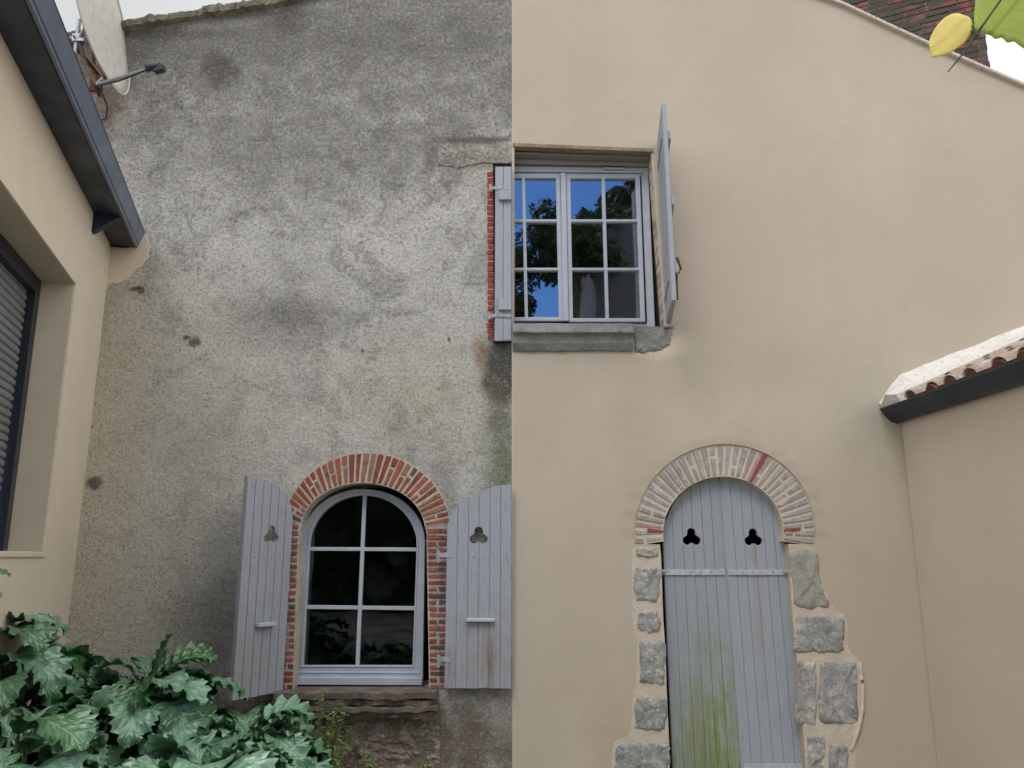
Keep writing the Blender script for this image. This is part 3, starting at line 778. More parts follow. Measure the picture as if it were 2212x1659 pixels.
# chimney
ch = bmesh.new(); CYF, CYB = .75, 1.35
cl = on_plane(1808, 20, Vector((0, CYF, 0)), Vector((0, -1, 0))); crr = on_plane(2122, 70, Vector((0, CYF, 0)), Vector((0, -1, 0)))
cr2 = on_plane(2143, 158, Vector((0, CYF, 0)), Vector((0, -1, 0)))
zb_, zt_ = cr2.z-1.6, cl.z+1.3
print('chimney', cl, crr, cr2)
xl, xr = cl.x, (crr.x+cr2.x)/2
TH = R(26); E1 = Vector((math.cos(TH), -math.sin(TH), 0)); E2 = Vector((math.sin(TH), math.cos(TH), 0)); CO_ = Vector((xr, CYF, 0)); WCH = (xr-xl)/math.cos(TH)*1.15
def fc(u, v, dd): return CO_ + E1*(u-WCH) + E2*dd + Vector((0, 0, v))
def fcs(u, v, dd): return CO_ + E1*(dd) + E2*u + Vector((0, 0, v))
B = Bricks(); zc = zb_; row = 0
while zc < zt_:
    hh = .062
    for side in range(3):
        a0, a1 = (0, WCH) if side == 0 else (0, .6)
        x = a0 - (random.uniform(.0, .11) if row % 2 else 0)
        while x < a1:
            ln = random.uniform(.19, .24); q0, q1 = max(x, a0)+.005, min(x+ln, a1)-.005; pr_ = random.uniform(-.004, .012)
            if q1-q0 > .03:
                qq = [(q0, zc+.005), (q1, zc+.005), (q1, zc+hh-.005), (q0, zc+hh-.005)]
                if side == 0: B.add(qq, -pr_, .05, jit=.007, mp=fc)
                elif side == 1: B.add(qq, pr_, -.05, jit=.007, mp=fcs)
                else: B.add(qq, -WCH-pr_, -WCH+.05, jit=.007, mp=fcs)
            x += ln
    zc += hh; row += 1
chim = setn(B.build('chimney', M['chimbrick'], None))
bm = bmesh.new(); box(bm, .006, WCH-.006, .004, .596, zb_, zt_, mp=lambda v: fc(v.x, v.z, v.y)); obj('mortar_core', bm, m_stone('dark_chimney_mortar', (.10, .09, .085), (.17, .16, .15), (.30, .28, .26), .4, 60), chim)
bm = bmesh.new(); box(bm, -.06, WCH+.06, -.06, .66, zt_, zt_+.1, mp=lambda v: fc(v.x, v.z, v.y)); obj('cap', bm, M['verge'], chim, bevel=.01)

# pale brick arch
def paletint(u): return random.choice((0, .2, .35, .5, .7, .2, .5, .35, .9)) 
pa = arch_ring(n_in, n_out, R(-8), R(188), 36, 'mortar', 'brick_arch', M['palebrick'], M['mortarnew'], None, .004, .14, gap=.0105, halves=.35, tintf=paletint)
setn(pa)
for nm in [c for c in pa.children]: pass
# a few bare red bricks in it, drawn from the same ring
for th in (R(63.5), R(3), R(178)):
    a, b = th-R(2.0), th+R(2.0)
    q = [W(*ell(*n_in, a)), W(*ell(*n_out, a)), W(*ell(*n_out, b)), W(*ell(*n_in, b))]
    if th > R(100) or th < R(10): q = [lp(q[0], q[1], 0), lp(q[0], q[1], .55), lp(q[3], q[2], .55), q[3]]
    B = Bricks(); B.add(shrink(q, .004), -.001, .02, .1); setn(B.build('bare_red_brick', M['redbrick'], None))
# mortar bed at each side of the door, under the stones
def blob(pts, n=5, jit=.006, f=W):
    out = []
    for a, b in zip(pts, pts[1:]+pts[:1]):
        for k in range(n):
            x, z = f(*lp(a, b, k/n)); out.append((x+random.uniform(-jit, jit), z+random.uniform(-jit, jit)))
    return out
def smooth_loop(l, it=2):
    for _ in range(it): l = [((l[i-1][0]+2*l[i][0]+l[(i+1) % len(l)][0])/4, (l[i-1][1]+2*l[i][1]+l[(i+1) % len(l)][1])/4) for i in range(len(l))]
    return l
# jamb reveals are the wall's own thickness; beds lie 5 mm proud
bedL = smooth_loop(blob([(1366, 1181), (1427, 1181), (1430, 1300), (1440, 1480), (1450, 1720), (1318, 1720), (1322, 1600), (1362, 1590), (1366, 1500), (1374, 1480), (1376, 1385), (1366, 1370), (1364, 1225)]))
bedR = smooth_loop(blob([(1704, 1181), (1768, 1181), (1774, 1260), (1800, 1315), (1828, 1330), (1832, 1405), (1858, 1430), (1862, 1520), (1850, 1600), (1842, 1720), (1748, 1720), (1742, 1650), (1722, 1420), (1710, 1310)]))
setn(obj('mortar_bed', prism(bmesh.new(), bedL, [], -.0045, .02), M['mortarnew']))
setn(obj('mortar_bed', prism(bmesh.new(), bedR, [], -.0045, .02), M['mortarnew']))
# fresh raised lip of render round the right-hand stones
lipp = [(1857, 1430), (1863, 1480), (1862, 1530), (1853, 1575), (1842, 1610), (1836, 1625)]
pts = []
for a, b in zip(lipp, lipp[1:]):
    for k in range(4): x, z = W(*lp(a, b, k/4)); pts.append((x, -.006, z))
setn(obj('render_lip', tube(bmesh.new(), pts, [.010+.008*math.sin(math.pi*i/(len(pts)-1)) for i in range(len(pts))]), M['mortarnew'], smooth=True))
def stone(pts, mat, proud=.016, seed=0, name='quoin_stone'):
    """irregular dressed stone: outline pulled in towards its face in rings, face roughened"""
    random.seed(seed); l = smooth_loop(blob(pts, 8, .014), 1); cx = sum(p[0] for p in l)/len(l); cz = sum(p[1] for p in l)/len(l)
    bm = bmesh.new(); prev = None; n = len(l)
    for s_, y in ((1.0, .01), (1.0, -.003), (.95, -.005-proud*.35), (.86, -.005-proud*.6), (.74, -.005-proud*.65), (.62, -.005-proud*.7), (.48, -.005-proud*.7), (.33, -.005-proud*.7), (.16, -.005-proud*.7)):
        ring = []
        for p in l:
            x, z = cx+(p[0]-cx)*s_, cz+(p[1]-cz)*s_
            v = Vector((x, y, z)); 
            if s_ < 1: v.y += noise.noise(v*14+Vector((seed, 0, 0)))*.012 + noise.noise(v*38)*.007
            ring.append(bm.verts.new(v))
        if prev:
            for i in range(n): bm.faces.new([prev[i], prev[(i+1) % n], ring[(i+1) % n], ring[i]])
        prev = ring
    c = bm.verts.new((cx, -.006-proud, cz))
    for i in range(n): bm.faces.new([prev[i], prev[(i+1) % n], c])
    return setn(obj(name, bm, mat, smooth=True))
def rc(x0, x1, y0, y1, s=3): return [(x0+s, y0), (x1-s, y0+1), (x1, y0+s), (x1-1, y1-s), (x1-s, y1), (x0+s, y1-1), (x0, y1-s), (x0+1, y0+s)]
stone(rc(1374, 1421, 1183, 1203), M['granitelight'], .014, 1)
stone(rc(1370, 1424, 1226, 1299, 6), M['granite'], .016, 2)
stone([(1376, 1325), (1395, 1317), (1420, 1322), (1428, 1345), (1420, 1364), (1395, 1367), (1375, 1355)], M['granite'], .014, 3)
stone(rc(1382, 1437, 1385, 1478, 5), M['granite'], .016, 4)
stone(rc(1371, 1441, 1504, 1579, 10), M['granite'], .018, 5)
stone(rc(1328, 1447, 1606, 1690, 8), M['granite'], .018, 6)
stone([(1707, 1190), (1735, 1181), (1766, 1190), (1770, 1250), (1778, 1285), (1796, 1312), (1760, 1316), (1712, 1310)], M['granitelight'], .022, 7)
stone(rc(1713, 1824, 1330, 1410, 9), M['granite'], .018, 8)
stone(rc(1720, 1763, 1428, 1566, 5), M['granite'], .014, 9)
stone(rc(1768, 1853, 1428, 1564, 10), M['granite'], .020, 10)
stone(rc(1741, 1781, 1590, 1690, 6), M['granite'], .012, 11)
stone(rc(1789, 1832, 1608, 1690, 6), M['granite'], .014, 12)
random.seed(5)

# --- arched double-leaf door
YD = .10
def wd(px, py): return W(px, py, YD)
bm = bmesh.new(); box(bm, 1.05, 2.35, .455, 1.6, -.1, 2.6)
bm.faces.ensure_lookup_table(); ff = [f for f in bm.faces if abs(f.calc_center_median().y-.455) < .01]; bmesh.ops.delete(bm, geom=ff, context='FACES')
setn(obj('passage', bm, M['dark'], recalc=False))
de = (1564, 1152, 130, 121)
def arch_top_y(px): 
    c = max(-1, min(1, (px-de[0])/de[2])); return de[1] - de[3]*math.sqrt(max(0, 1-c*c))
zbot = wd(1600, 1740)[1]
def leaf(xa_t, xb_t, xa_b, xb_b, planks, tre, dm):
    """leaf between two slanting sides; the plumb is a little out, as measured"""
    xa, xb = wd(xa_t, 1235), wd(xb_t, 1235)
    ba, bb = wd(xa_b, 1659), wd(xb_b, 1659)
    sA = (ba[0]-xa[0])/(ba[1]-xa[1]); sB = (bb[0]-xb[0])/(bb[1]-xb[1])
    def fr(u, v, dpt):    # u 0..1 across
        z = v; XA = xa[0] + sA*(z-xa[1]); XB = xb[0] + sB*(z-xb[1])
        return Vector((lerp(XA, XB, u), YD+dpt, z))
    wdt = xb[0]-xa[0]
    def topz(u):
        # iterate: where the slanted line meets the arch
        z = 2.2
        for _ in range(6):
            X = fr(u, z, 0).x; q = (X - wd(de[0], 1100)[0])/(wd(de[0]+de[2], 1152)[0]-wd(de[0], 1152)[0]); q = max(-.985, min(.985, q))
            z = wd(de[0], de[1]-de[3]*math.sqrt(1-q*q))[1]
        return z
    tp = [(i/16, topz(i/16)) for i in range(17)]
    bm = bmesh.new(); c = wd(*tre[:2]); uu = (c[0]-fr(0, c[1], 0).x)/wdt
    hole = [(uu+(x-0)/wdt, c[1]+z) for x, z in trefoil(0, 0, .060)]
    prism(bm, [(0, zbot), (1, zbot)] + tp[::-1], [hole], -.004, .03, fr)
    o = obj('door_leaf', bm, dm)
    for i in range(planks):
        a, b = i/planks+.0032/wdt*.5, (i+1)/planks-.0032/wdt*.5; bm = bmesh.new()
        seg = [(a, zbot), (b, zbot)] + [(u, topz(u)-.001) for u in (b, (a+b)/2, a)]
        if uu-.075/wdt < b and uu+.075/wdt > a: clip_plank(bm, seg, hole, fr)
        else: prism(bm, seg, [], -.009-random.uniform(0, .003), -.0035, fr)
        obj('plank', bm, dm, o, bevel=.0015)
    return setn(o), fr
lfA, frA = leaf(1434.5, 1567, 1452.5, 1597.5, 6, (1494, 1161), M['door'])
lfB, frB = leaf(1568.5, 1701, 1599.5, 1741, 6, (1627, 1162), M['doorclean'])
# cover strip between the leaves, iron straps with scalloped lower edge
bm = bmesh.new(); tube(bm, [frB(-.01, z, -.012) for z in (zbot, 1.0, 1.6, wd(1567, 1040)[1])], .006, 6); obj('cover_strip', bm, M['door'], lfB)
def strap(lf, fr, py, u0, u1, name='strap'):
    bm = bmesh.new(); z = wd(1567, py)[1]; n = 36; t = .014
    a = fr(u0, z, 0).x; b = fr(u1, z, 0).x
    up = [(lerp(a, b, i/n), z+.020) for i in range(n+1)]; lo = [(lerp(a, b, i/n), z-.016-.007*abs(math.sin(i*1.1))) for i in range(n+1)]
    prism(bm, lo+up[::-1], [], YD-.022, YD-.0125); o = obj(name, bm, M['strap'], lf, bevel=.002); return o
M['strapp'] = M['shutter']
strap(lfA, frA, 1236, -.08, .985); strap(lfB, frB, 1236, .015, 1.10)
strap(lfB, frB, 1655, .05, 1.05)
for lf, fr in ((lfA, frA), (lfB, frB)):
    z = wd(1567, 1236)[1]
    nails([((i+.5)/6, z+.004) for i in range(6)], lambda u, v, d_, fr=fr: fr(u, v, -.024), lf, .0055, 'bolt_head')
for px, side in ((1424, -1), (1713, 1)):
    bm = bmesh.new(); x, z = W(px, 1236, .02); tube(bm, [(x, .0, z-.03), (x, .0, z+.02)], .012); tube(bm, [(x, .0, z-.025), (x+side*.03, .03, z-.025)], .010)
    tube(bm, [(x, .0, z), (x-side*.05, YD-.02, z)], .008); obj('pintle', bm, M['iron'], lfA if side < 0 else lfB)

# --- upper window
YW = .20
def wu(px, py): return W(px, py, YW)
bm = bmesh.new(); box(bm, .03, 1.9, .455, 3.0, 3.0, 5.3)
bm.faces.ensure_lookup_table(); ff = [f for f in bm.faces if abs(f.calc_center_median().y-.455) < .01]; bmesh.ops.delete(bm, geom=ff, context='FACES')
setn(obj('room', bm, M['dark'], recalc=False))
X0 = XS+.006
# fixed frame
fo = [(X0, wu(1108, 709)[1]), wu(1414, 711), wu(1399, 366), (X0, wu(1108, 362)[1])]
fh = [(X0+.012, wu(1108, 699)[1]), wu(1397, 701), wu(1384, 383), (X0+.012, wu(1108, 378)[1])]
uw = setn(obj('window', prism(bmesh.new(), fo, [fh], YW-.03, YW+.05), M['frame'], bevel=.006))
def sash(xl_t, xr_t, xl_b, xr_b, yt, yb, ml_t, ml_b, first=False):
    """sash quad (measured corners at top and bottom) with 2x3 panes"""
    st = 9
    q = [wu(xl_b, yb), wu(xr_b, yb), wu(xr_t, yt), wu(xl_t, yt)]
    if first: q[0] = (X0+.001, q[0][1]); q[3] = (X0+.001, q[3][1])
    rows = [(yt+9, 479), (484.5, 583), (588.5, yb-8)]
    holes = []
    def xat(a, b, y): return lerp(a, b, (y-yt)/(yb-yt))
    for r0, r1 in rows:
        for side in (0, 1):
            if side == 0:
                a = (lambda y: 1109.5) if first else (lambda y: xat(xl_t, xl_b, y)+st)
                b = lambda y: xat(ml_t, ml_b, y)-3.4
            else:
                a = lambda y: xat(ml_t, ml_b, y)+3.4
                b = lambda y: xat(xr_t, xr_b, y)-st
            holes.append([wu(a(r1), r1), wu(b(r1), r1), wu(b(r0), r0), wu(a(r0), r0)])
    o = obj('sash', prism(bmesh.new(), q, holes, YW-.052, YW-.005), M['frame'], uw, bevel=.004)
    return q
qa = sash(1107, 1209, 1107, 1216, 381, 697, 1130, 1137, True)
qb = sash(1222, 1380, 1228, 1392, 382, 699, 1301.5, 1311)
for q in (qa, qb):
    obj('pane', prism(bmesh.new(), shrink(q, .012), [], YW-.024, YW-.020), M['glass2'], uw)
bm = bmesh.new(); bar(bm, (1215.5, 381), (1221.5, 698), 13, YW-.068, YW-.04, YW); obj('meeting_stile', bm, M['frame'], uw, bevel=.005)
bm = bmesh.new(); bar(bm, (1108.5, 374), (1385, 377), 6, YW-.05, YW-.028, YW)
bar(bm, (1302, 371), (1348, 372), 4, YW-.07, YW-.049, YW); obj('top_rail', bm, M['frame'], uw, bevel=.003)
# net curtain / shade seen behind the right-hand panes
bm = bmesh.new(); random.seed(3)
xa, xb = wu(1300, 500)[0], wu(1400, 500)[0]; prev = None; zt2, zb2 = wu(1300, 372)[1], wu(1300, 706)[1]
for i in range(41):
    x = lerp(xa, xb, i/40); y = YW+.16+.022*math.sin(i*1.3)+.008*math.sin(i*3.1); r2 = (bm.verts.new((x, y, zb2)), bm.verts.new((x, y, zt2)))
    if prev: bm.faces.new([prev[0], r2[0], r2[1], prev[1]])
    prev = r2
obj('curtain', bm, m_simple('grey_net_curtain', (.12, .125, .14), .9, .1), uw, smooth=True)
# timber lintel lining: proud board at the head, then the soffit face
bm = bmesh.new()
quadbox(bm, [(X0+.001, W(1108, 318)[1]), (W(1411, 328)[0], W(1411, 330)[1]), (W(1411, 321)[0], W(1411, 322)[1]), (X0+.001, W(1108, 309.5)[1])], -.012, .06)
lint = setn(obj('lintel', bm, m_stone('brown_stained_timber', (.30, .23, .165), (.22, .17, .12), (.36, .30, .23), .4, 50), bevel=.005))
bm = bmesh.new()
quadbox(bm, [(X0+.001, wu(1108, 360)[1]), (W(1404, 365, YW)[0], wu(1404, 366)[1]), (W(1409, 331)[0], wu(1108, 318)[1]), (X0+.001, wu(1108, 316)[1])], YW-.06, YW+.02)
obj('head_board', bm, m_simple('grey_green_board', (.30, .29, .26), .7, .3, var=.2, stretch=(.3, 1, 6)), lint)
bm = bmesh.new(); zs = W(1108, 322)[1]
quadbox(bm, [(X0+.001, zs-.01), (W(1405, 330)[0], zs-.05), (W(1405, 330)[0], zs-.03), (X0+.001, zs+.01)], .062, YW-.062)
obj('soffit_board', bm, m_simple('grey_soffit_board', (.26, .25, .22), .7, .3, var=.2), lint)
# brick reveal on the right of the opening
B = Bricks(); n = 34; a_t, a_b = W(1411, 333), W(1440, 706)
for i in range(n):
    t0, t1 = i/n, (i+1)/n; z0, z1 = lerp(a_b[1], a_t[1], t0), lerp(a_b[1], a_t[1], t1); xx0, xx1 = lerp(a_b[0], a_t[0], t0), lerp(a_b[0], a_t[0], t1)
    def mpR(u, v, dd, xx0=xx0, xx1=xx1, z0=z0, z1=z1):
        return Vector((lerp(xx0, xx1, (v-z0)/(z1-z0)) - .010 + dd, u, v))
    sp = random.choice((.5, .4, .62)) if i % 2 else None; y0, y1 = .004, YW-.035
    segs = [(y0, y1)] if sp is None else [(y0, lerp(y0, y1, sp)), (lerp(y0, y1, sp), y1)]
    for s0, s1 in segs: B.add([(s0+.003, z0+.004), (s1-.003, z0+.004), (s1-.003, z1-.004), (s0+.003, z1-.004)], -.006, .012, paletint(0), mp=mpR)
rv = setn(B.build('brick_reveal', M['palebrick'], None, bevel=.003))
bm = bmesh.new(); quadbox(bm, [W(1436, 707), (W(1441, 707)[0]+.01, W(1441, 707)[1]), (W(1411, 322)[0]+.01, W(1411, 322)[1]), W(1406, 322)], .003, YW-.034)
obj('mortar', bm, M['mortarnew'], rv)
# stone sill, moulded, and its end stone
bm = bmesh.new()
za, zb3, zc3, zd3 = W(1108, 701)[1], W(1108, 727)[1], W(1108, 731)[1], W(1108, 759)[1]
prof = [(YW-.035, za+.006), (-.075, za-.012), (-.095, zb3+.018), (-.095, zb3+.004), (-.060, zb3-.002), (-.055, zc3), (-.050, zc3-.05), (-.02, zd3), (.02, zd3), (.02, za-.1), (YW-.035, za-.1)]
prev = None; xe = W(1366, 740)[0]; n = 22
for i in range(n+1):
    x = lerp(X0, xe, i/n); ring = [bm.verts.new(Vector((x, y, z)) + noise.noise_vector(Vector((x*9, y*9, z*9)))*.006) for y, z in prof]
    if prev:
        for k in range(len(prof)): bm.faces.new([prev[k], prev[(k+1) % len(prof)], ring[(k+1) % len(prof)], ring[k]])
    else: bm.faces.new(ring)
    prev = ring
bm.faces.new(prev[::-1]); setn(obj('stone_sill', bm, M['sillstone'], bevel=.005))
stone([(1368, 712), (1400, 710), (1440, 708), (1450, 720), (1448, 742), (1432, 757), (1400, 761), (1370, 762)], M['sillstone'], .012, 31, 'sill_end_stone')
bm = bmesh.new(); quadbox(bm, [W(1364, 716), W(1442, 716), W(1442, 706), W(1364, 704)], -.004, YW-.036); setn(obj('sill_top_stone', bm, M['sillstone'], bevel=.004))

# --- opened shutter standing edge-on
YH, YF = -.012, -.60
h_t, h_b = W(1423, 326, YH), W(1442, 706, YH); zt3, zb4 = h_t[1], h_b[1]
f_t, f_b = W(1431.5, 223, YF), W(1453, 640, YF); zt3 = f_t[1]; zb4 = (f_b[1]+zb4)/2; wsh = .60
def frS(u, v, dpt):
    t = (v-zb4)/(zt3-zb4); a = Vector((lerp(h_b[0], h_t[0], t), YH, v)); b = Vector((lerp(f_b[0], f_t[0], t), YF, v))
    return a.lerp(b, u/wsh) + Vector((dpt, 0, 0))
print('shutter', h_t, h_b, f_t, f_b)
ss = shutter(None, [(0, zt3), (wsh, zt3)], zb4, wsh, 5, 'window_shutter', M['shutter'], frS)
setn(ss)
for z in (zb4+.25, (zb4+zt3)/2, zt3-.25):
    bm = bmesh.new(); quadbox(bm, [(.02, z-.035), (wsh-.02, z-.035), (wsh-.02, z+.035), (.02, z+.035)], .028, .052, frS); obj('batten', bm, M['shutter'], ss, bevel=.004)
for z in (zb4+.20, zt3-.22):
    bm = bmesh.new(); quadbox(bm, [(-.02, z-.014), (wsh*.8, z-.014), (wsh*.8, z+.014), (-.02, z+.014)], -.017, -.011, frS); obj('hinge', bm, M['iron'], ss)
bm = bmesh.new(); tube(bm, [frS(wsh*.93, zb4+.34, .05), frS(wsh*.93, zb4+.25, .075), frS(wsh*.93, zb4+.22, .055)], .010); tube(bm, [frS(wsh*.9, zb4+.02, .04), frS(wsh*.9, zb4+.28, .045)], .007)
obj('latch', bm, M['rust'], ss)
bm = bmesh.new(); x, z = W(1440, 708); box(bm, x-.03, x+.05, -.05, .0, z-.005, z+.008); obj('shutter_stop', bm, M['iron'], ss)

# ================================================================ CREAM SIDE BUILDING (left)
U = Vector((.285, -.958, 0)).normalized(); NV = Vector((-U.y, U.x, 0)); O = Vector((CORNX, 0, 0))   # along the face; out of the face
side = thing('side_building', 'cream rendered side building with dark metal gutter and deep roller shutter window', 'building', (O.x, O.y, 0))
def fs(u, v, dpt): return O + U*u - NV*dpt + Vector((0, 0, v))     # depth into the wall
def onf(px, py, dpt=0):
    p = on_plane(px, py, O - NV*dpt, NV); q = p - O; return (q.dot(U), p.z)
A, Bq, Cq = onf(165, 605), onf(95, 1195), onf(0, 400)
u_j = (A[0]+Bq[0])/2; z_top = (A[1]+Cq[1])/2; z_bot = (Bq[1] + onf(0, 1190)[1])/2
G = onf(193, 433); zG = (G[1] + onf(0, 110)[1] + onf(236, 512)[1])/3
print('side', A, Bq, Cq, G, onf(0, 110), onf(236, 512), onf(0, 1190))
# slightly non-plumb jamb: use measured top and bottom
U_END = 3.2
hole = [(Bq[0], z_bot), (2.7, z_bot), (2.7, z_top), (A[0], z_top)]
DR = .25
bm = prism(bmesh.new(), [(.0, -.2), (U_END, -.2), (U_END, zG+.10), (.0, zG+.10)], [hole], 0, DR, fs)
def sets(o): return setp(o, side)
sets(obj('wall', bm, M['side']))
# olive lining of the reveal
bm = bmesh.new()
e = .003
quadbox(bm, [(A[0]-.02, z_top), (2.72, z_top), (2.72, z_top-e), (A[0]+e, z_top-e)], .012, DR+.02, fs)
quadbox(bm, [(Bq[0], z_bot), (Bq[0]+e, z_bot), (A[0]+e, z_top-e), (A[0], z_top-e)], .012, DR+.02, fs)
sets(obj('reveal_lining', bm, M['reveal']))
# back frame and roller shutter
zi = DR
bm = bmesh.new(); fw = .09
quadbox(bm, [(Bq[0]+e, z_bot+.004), (Bq[0]+fw, z_bot+.004), (A[0]+fw, z_top-e*2), (A[0]+e*1.5, z_top-e*2)], DR-.045, DR+.06, fs)
quadbox(bm, [(A[0]+fw, z_top-fw*1.2), (2.7, z_top-fw*1.2), (2.7, z_top-e*2), (A[0]+fw, z_top-e*2)], DR-.045, DR+.06, fs)
wf = sets(obj('window_frame', bm, M['navy'], bevel=.004))
bm = bmesh.new(); z = z_bot+.004; sh = .052
while z < z_top-.12:
    pr = [(.000, z), (-.012, z+.010), (-.014, z+sh*.5), (-.010, z+sh-.012), (.000, z+sh-.006), (.000, z+sh)]
    v0 = [bm.verts.new(fs(A[0]+fw-.01, zz, DR+.02+dp)) for dp, zz in pr]; v1 = [bm.verts.new(fs(2.7, zz, DR+.02+dp)) for dp, zz in pr]
    for k in range(len(pr)-1): bm.faces.new([v0[k], v0[k+1], v1[k+1], v1[k]])
    z += sh
obj('roller_shutter', bm, M['slats'], wf)
# sill of the opening
bm = bmesh.new(); quadbox(bm, [(Bq[0]+.002, z_bot-.03), (2.69, z_bot-.03), (2.69, z_bot+.004), (Bq[0]+.002, z_bot+.004)], -.012, DR, fs); sets(obj('sill', bm, M['side'], bevel=.006))
# gutter: open trough against the face, rolled front rim
def extr(prof, u0, u1, mp=fs, caps=True, closed=True):
    bm = bmesh.new(); a = [bm.verts.new(mp(u0, z, -n)) for n, z in prof]; b = [bm.verts.new(mp(u1, z, -n)) for n, z in prof]; k = len(prof)
    for i in range(k if closed else k-1): bm.faces.new([a[i], a[(i+1) % k], b[(i+1) % k], b[i]])
    if caps and closed: bm.faces.new(a[::-1]); bm.faces.new(b)
    return bm
gw = .195
prof = [(.002, zG), (gw-.02, zG-.004), (gw, zG+.006), (gw+.012, zG+.05), (gw+.028, zG+.115), (gw+.04, zG+.13), (gw+.05, zG+.125), (gw+.052, zG+.14), (gw+.03, zG+.15), (gw+.012, zG+.12), (gw-.01, zG+.02), (.002, zG+.02)]
gt = sets(obj('gutter', extr(prof, .05, U_END), M['zinc'], bevel=.003))
obj('rim', extr([(gw-.006, zG-.012), (gw+.010, zG-.010), (gw+.014, zG+.012), (gw+.003, zG+.012)], .045, U_END), M['zinclit'], gt, bevel=.002)
obj('front_face', extr([(gw+.016, zG+.014), (gw+.020, zG+.02), (gw+.052, zG+.121), (gw+.049, zG+.124)], .048, U_END), M['zinclit'], gt)  # bright strip, the light on the trough's front put into its colour
bm = bmesh.new(); prism(bm, [(.0, zG+.02), (.0, zG-.01), (gw, zG-.01), (gw+.05, zG+.14), (gw*.5, zG+.14)], [], .035, .05, lambda a, b, c: fs(c, b, -a)); obj('end_cap', bm, M['zinc'], gt)
bm = bmesh.new(); ub = G[0]*.80; print('bracket u', ub)
zl = onf(194, 495)[1]
prism(bm, [(.0, zG-.001), (.0, zl), (.02, zl+.01), (gw-.01, zG-.001)], [], ub-.05, ub+.012, lambda a, b, c: fs(c, b, -a)); obj('bracket', bm, M['zinc'], gt, bevel=.004)
# low roof above the gutter
bm = bmesh.new(); prism(bm, [(.16, zG+.13), (.16, zG+.17), (-2.4, zG+.62), (-2.4, zG+.55), (-.05, zG+.13)], [], .02, U_END, lambda a, b, c: fs(c, b, -a)); sets(obj('roof', bm, M['roofslab']))

# ================================================================ LOW WING (right)
XWALL = (W(1941, 925)[0] + W(2028, 1640)[0])/2; print('wing x', W(1941, 925), W(2028, 1640))
wing = thing('low_wing', 'low beige side wing with dark gutter and pale clay tile roof', 'building', (XWALL, 0, 0))
wing.rotation_euler.z = .055
def setw(o): return setp(o, wing)
zGw = W(1940, 912)[1]
YE = -6.5
bm = bmesh.new(); box(bm, XWALL, XWALL+.3, YE, -.004, -.2, zGw+.06); setw(obj('wall', bm, M['wing'], bevel=.01))
gw2 = .150
def fw_(u, v, dpt): return Vector((XWALL + dpt, -.012-u, v))
prof = [(.002, zGw-.004), (.035, zGw-.010), (.075, zGw+.004), (.108, zGw+.035), (gw2, zGw+.085), (gw2+.012, zGw+.09), (gw2+.010, zGw+.102), (gw2-.012, zGw+.098), (.095, zGw+.045), (.06, zGw+.016), (.002, zGw+.010)]
g2 = setw(obj('gutter', extr(prof, .0, -YE, fw_), M['zinc'], smooth=False))
bm = bmesh.new(); prism(bm, [(.002, zGw), (.035, zGw-.012), (.075, zGw+.002), (.108, zGw+.033), (gw2, zGw+.088), (.002, zGw+.088)], [], -.006, .004, lambda a, b, c: fw_(c, b, -a)); obj('end_cap', bm, M['zinc'], g2)
# canal tiles: rows climb away from the gutter (towards +x), one row every 0.21 m along the eave
PR = R(23.5); xe0 = XWALL-.105; ze0 = zGw+.105
def rf(s_, yy, h): return Vector((xe0 + s_*math.cos(PR) - h*math.sin(PR), yy, ze0 + s_*math.sin(PR) + h*math.cos(PR)))
bm = bmesh.new(); rows = 26; pitch = .235; random.seed(9)
bmr = bmesh.new()
for k in range(rows):
    yc = -.16 - k*pitch + random.uniform(-.02, .02)
    for j in range(8):
        s0, s1 = j*.33 + (random.uniform(-.012, .018)), (j+1)*.33+.05; r0, r1 = .070, .060; off = j*.0
        ring = []
        for s_, rr, hh in ((s0, r0, .012), (s1, r1, 0)):
            ring.append([bm.verts.new(rf(s_, yc + rr*math.cos(a)*1.05, rr*.78*math.sin(a)+hh+.012)) for a in [math.pi*i/8 for i in range(9)]])
            ring.append([bm.verts.new(rf(s_, yc + (rr-.013)*math.cos(a)*1.05, (rr-.013)*.78*math.sin(a)+hh+.012)) for a in [math.pi*i/8 for i in range(9)]])
        o1, i1, o2, i2 = ring
        for i in range(8):
            bm.faces.new([o1[i], o1[i+1], o2[i+1], o2[i]]); bm.faces.new([i1[i+1], i1[i], i2[i], i2[i+1]]); bm.faces.new([o1[i+1], o1[i], i1[i], i1[i+1]])
    # dark red under-tile end showing beneath each cover tile
    q = [bmr.verts.new(rf(-.006, yc + .062*math.cos(a), .050*math.sin(a)+.004)) for a in [math.pi*i/8 for i in range(9)]]
    q2 = [bmr.verts.new(rf(.25, yc + .062*math.cos(a), .050*math.sin(a)+.004)) for a in [math.pi*i/8 for i in range(9)]]
    for i in range(8): bmr.faces.new([q[i], q[i+1], q2[i+1], q2[i]])
    bmr.faces.new(q)
tr = setw(obj('roof', bm, M['tile'], smooth=True))
obj('under_tiles', bmr, M['tilered'], tr)
bm = bmesh.new(); quadbox(bm, [(0, 0), (1, 0), (1, 1), (0, 1)], 0, 1, lambda a, b, c: rf(.02+a*2.6, -.02+(YE+.02)*b, -.055+c*.06)); obj('roof_deck', bm, M['tile'], tr)
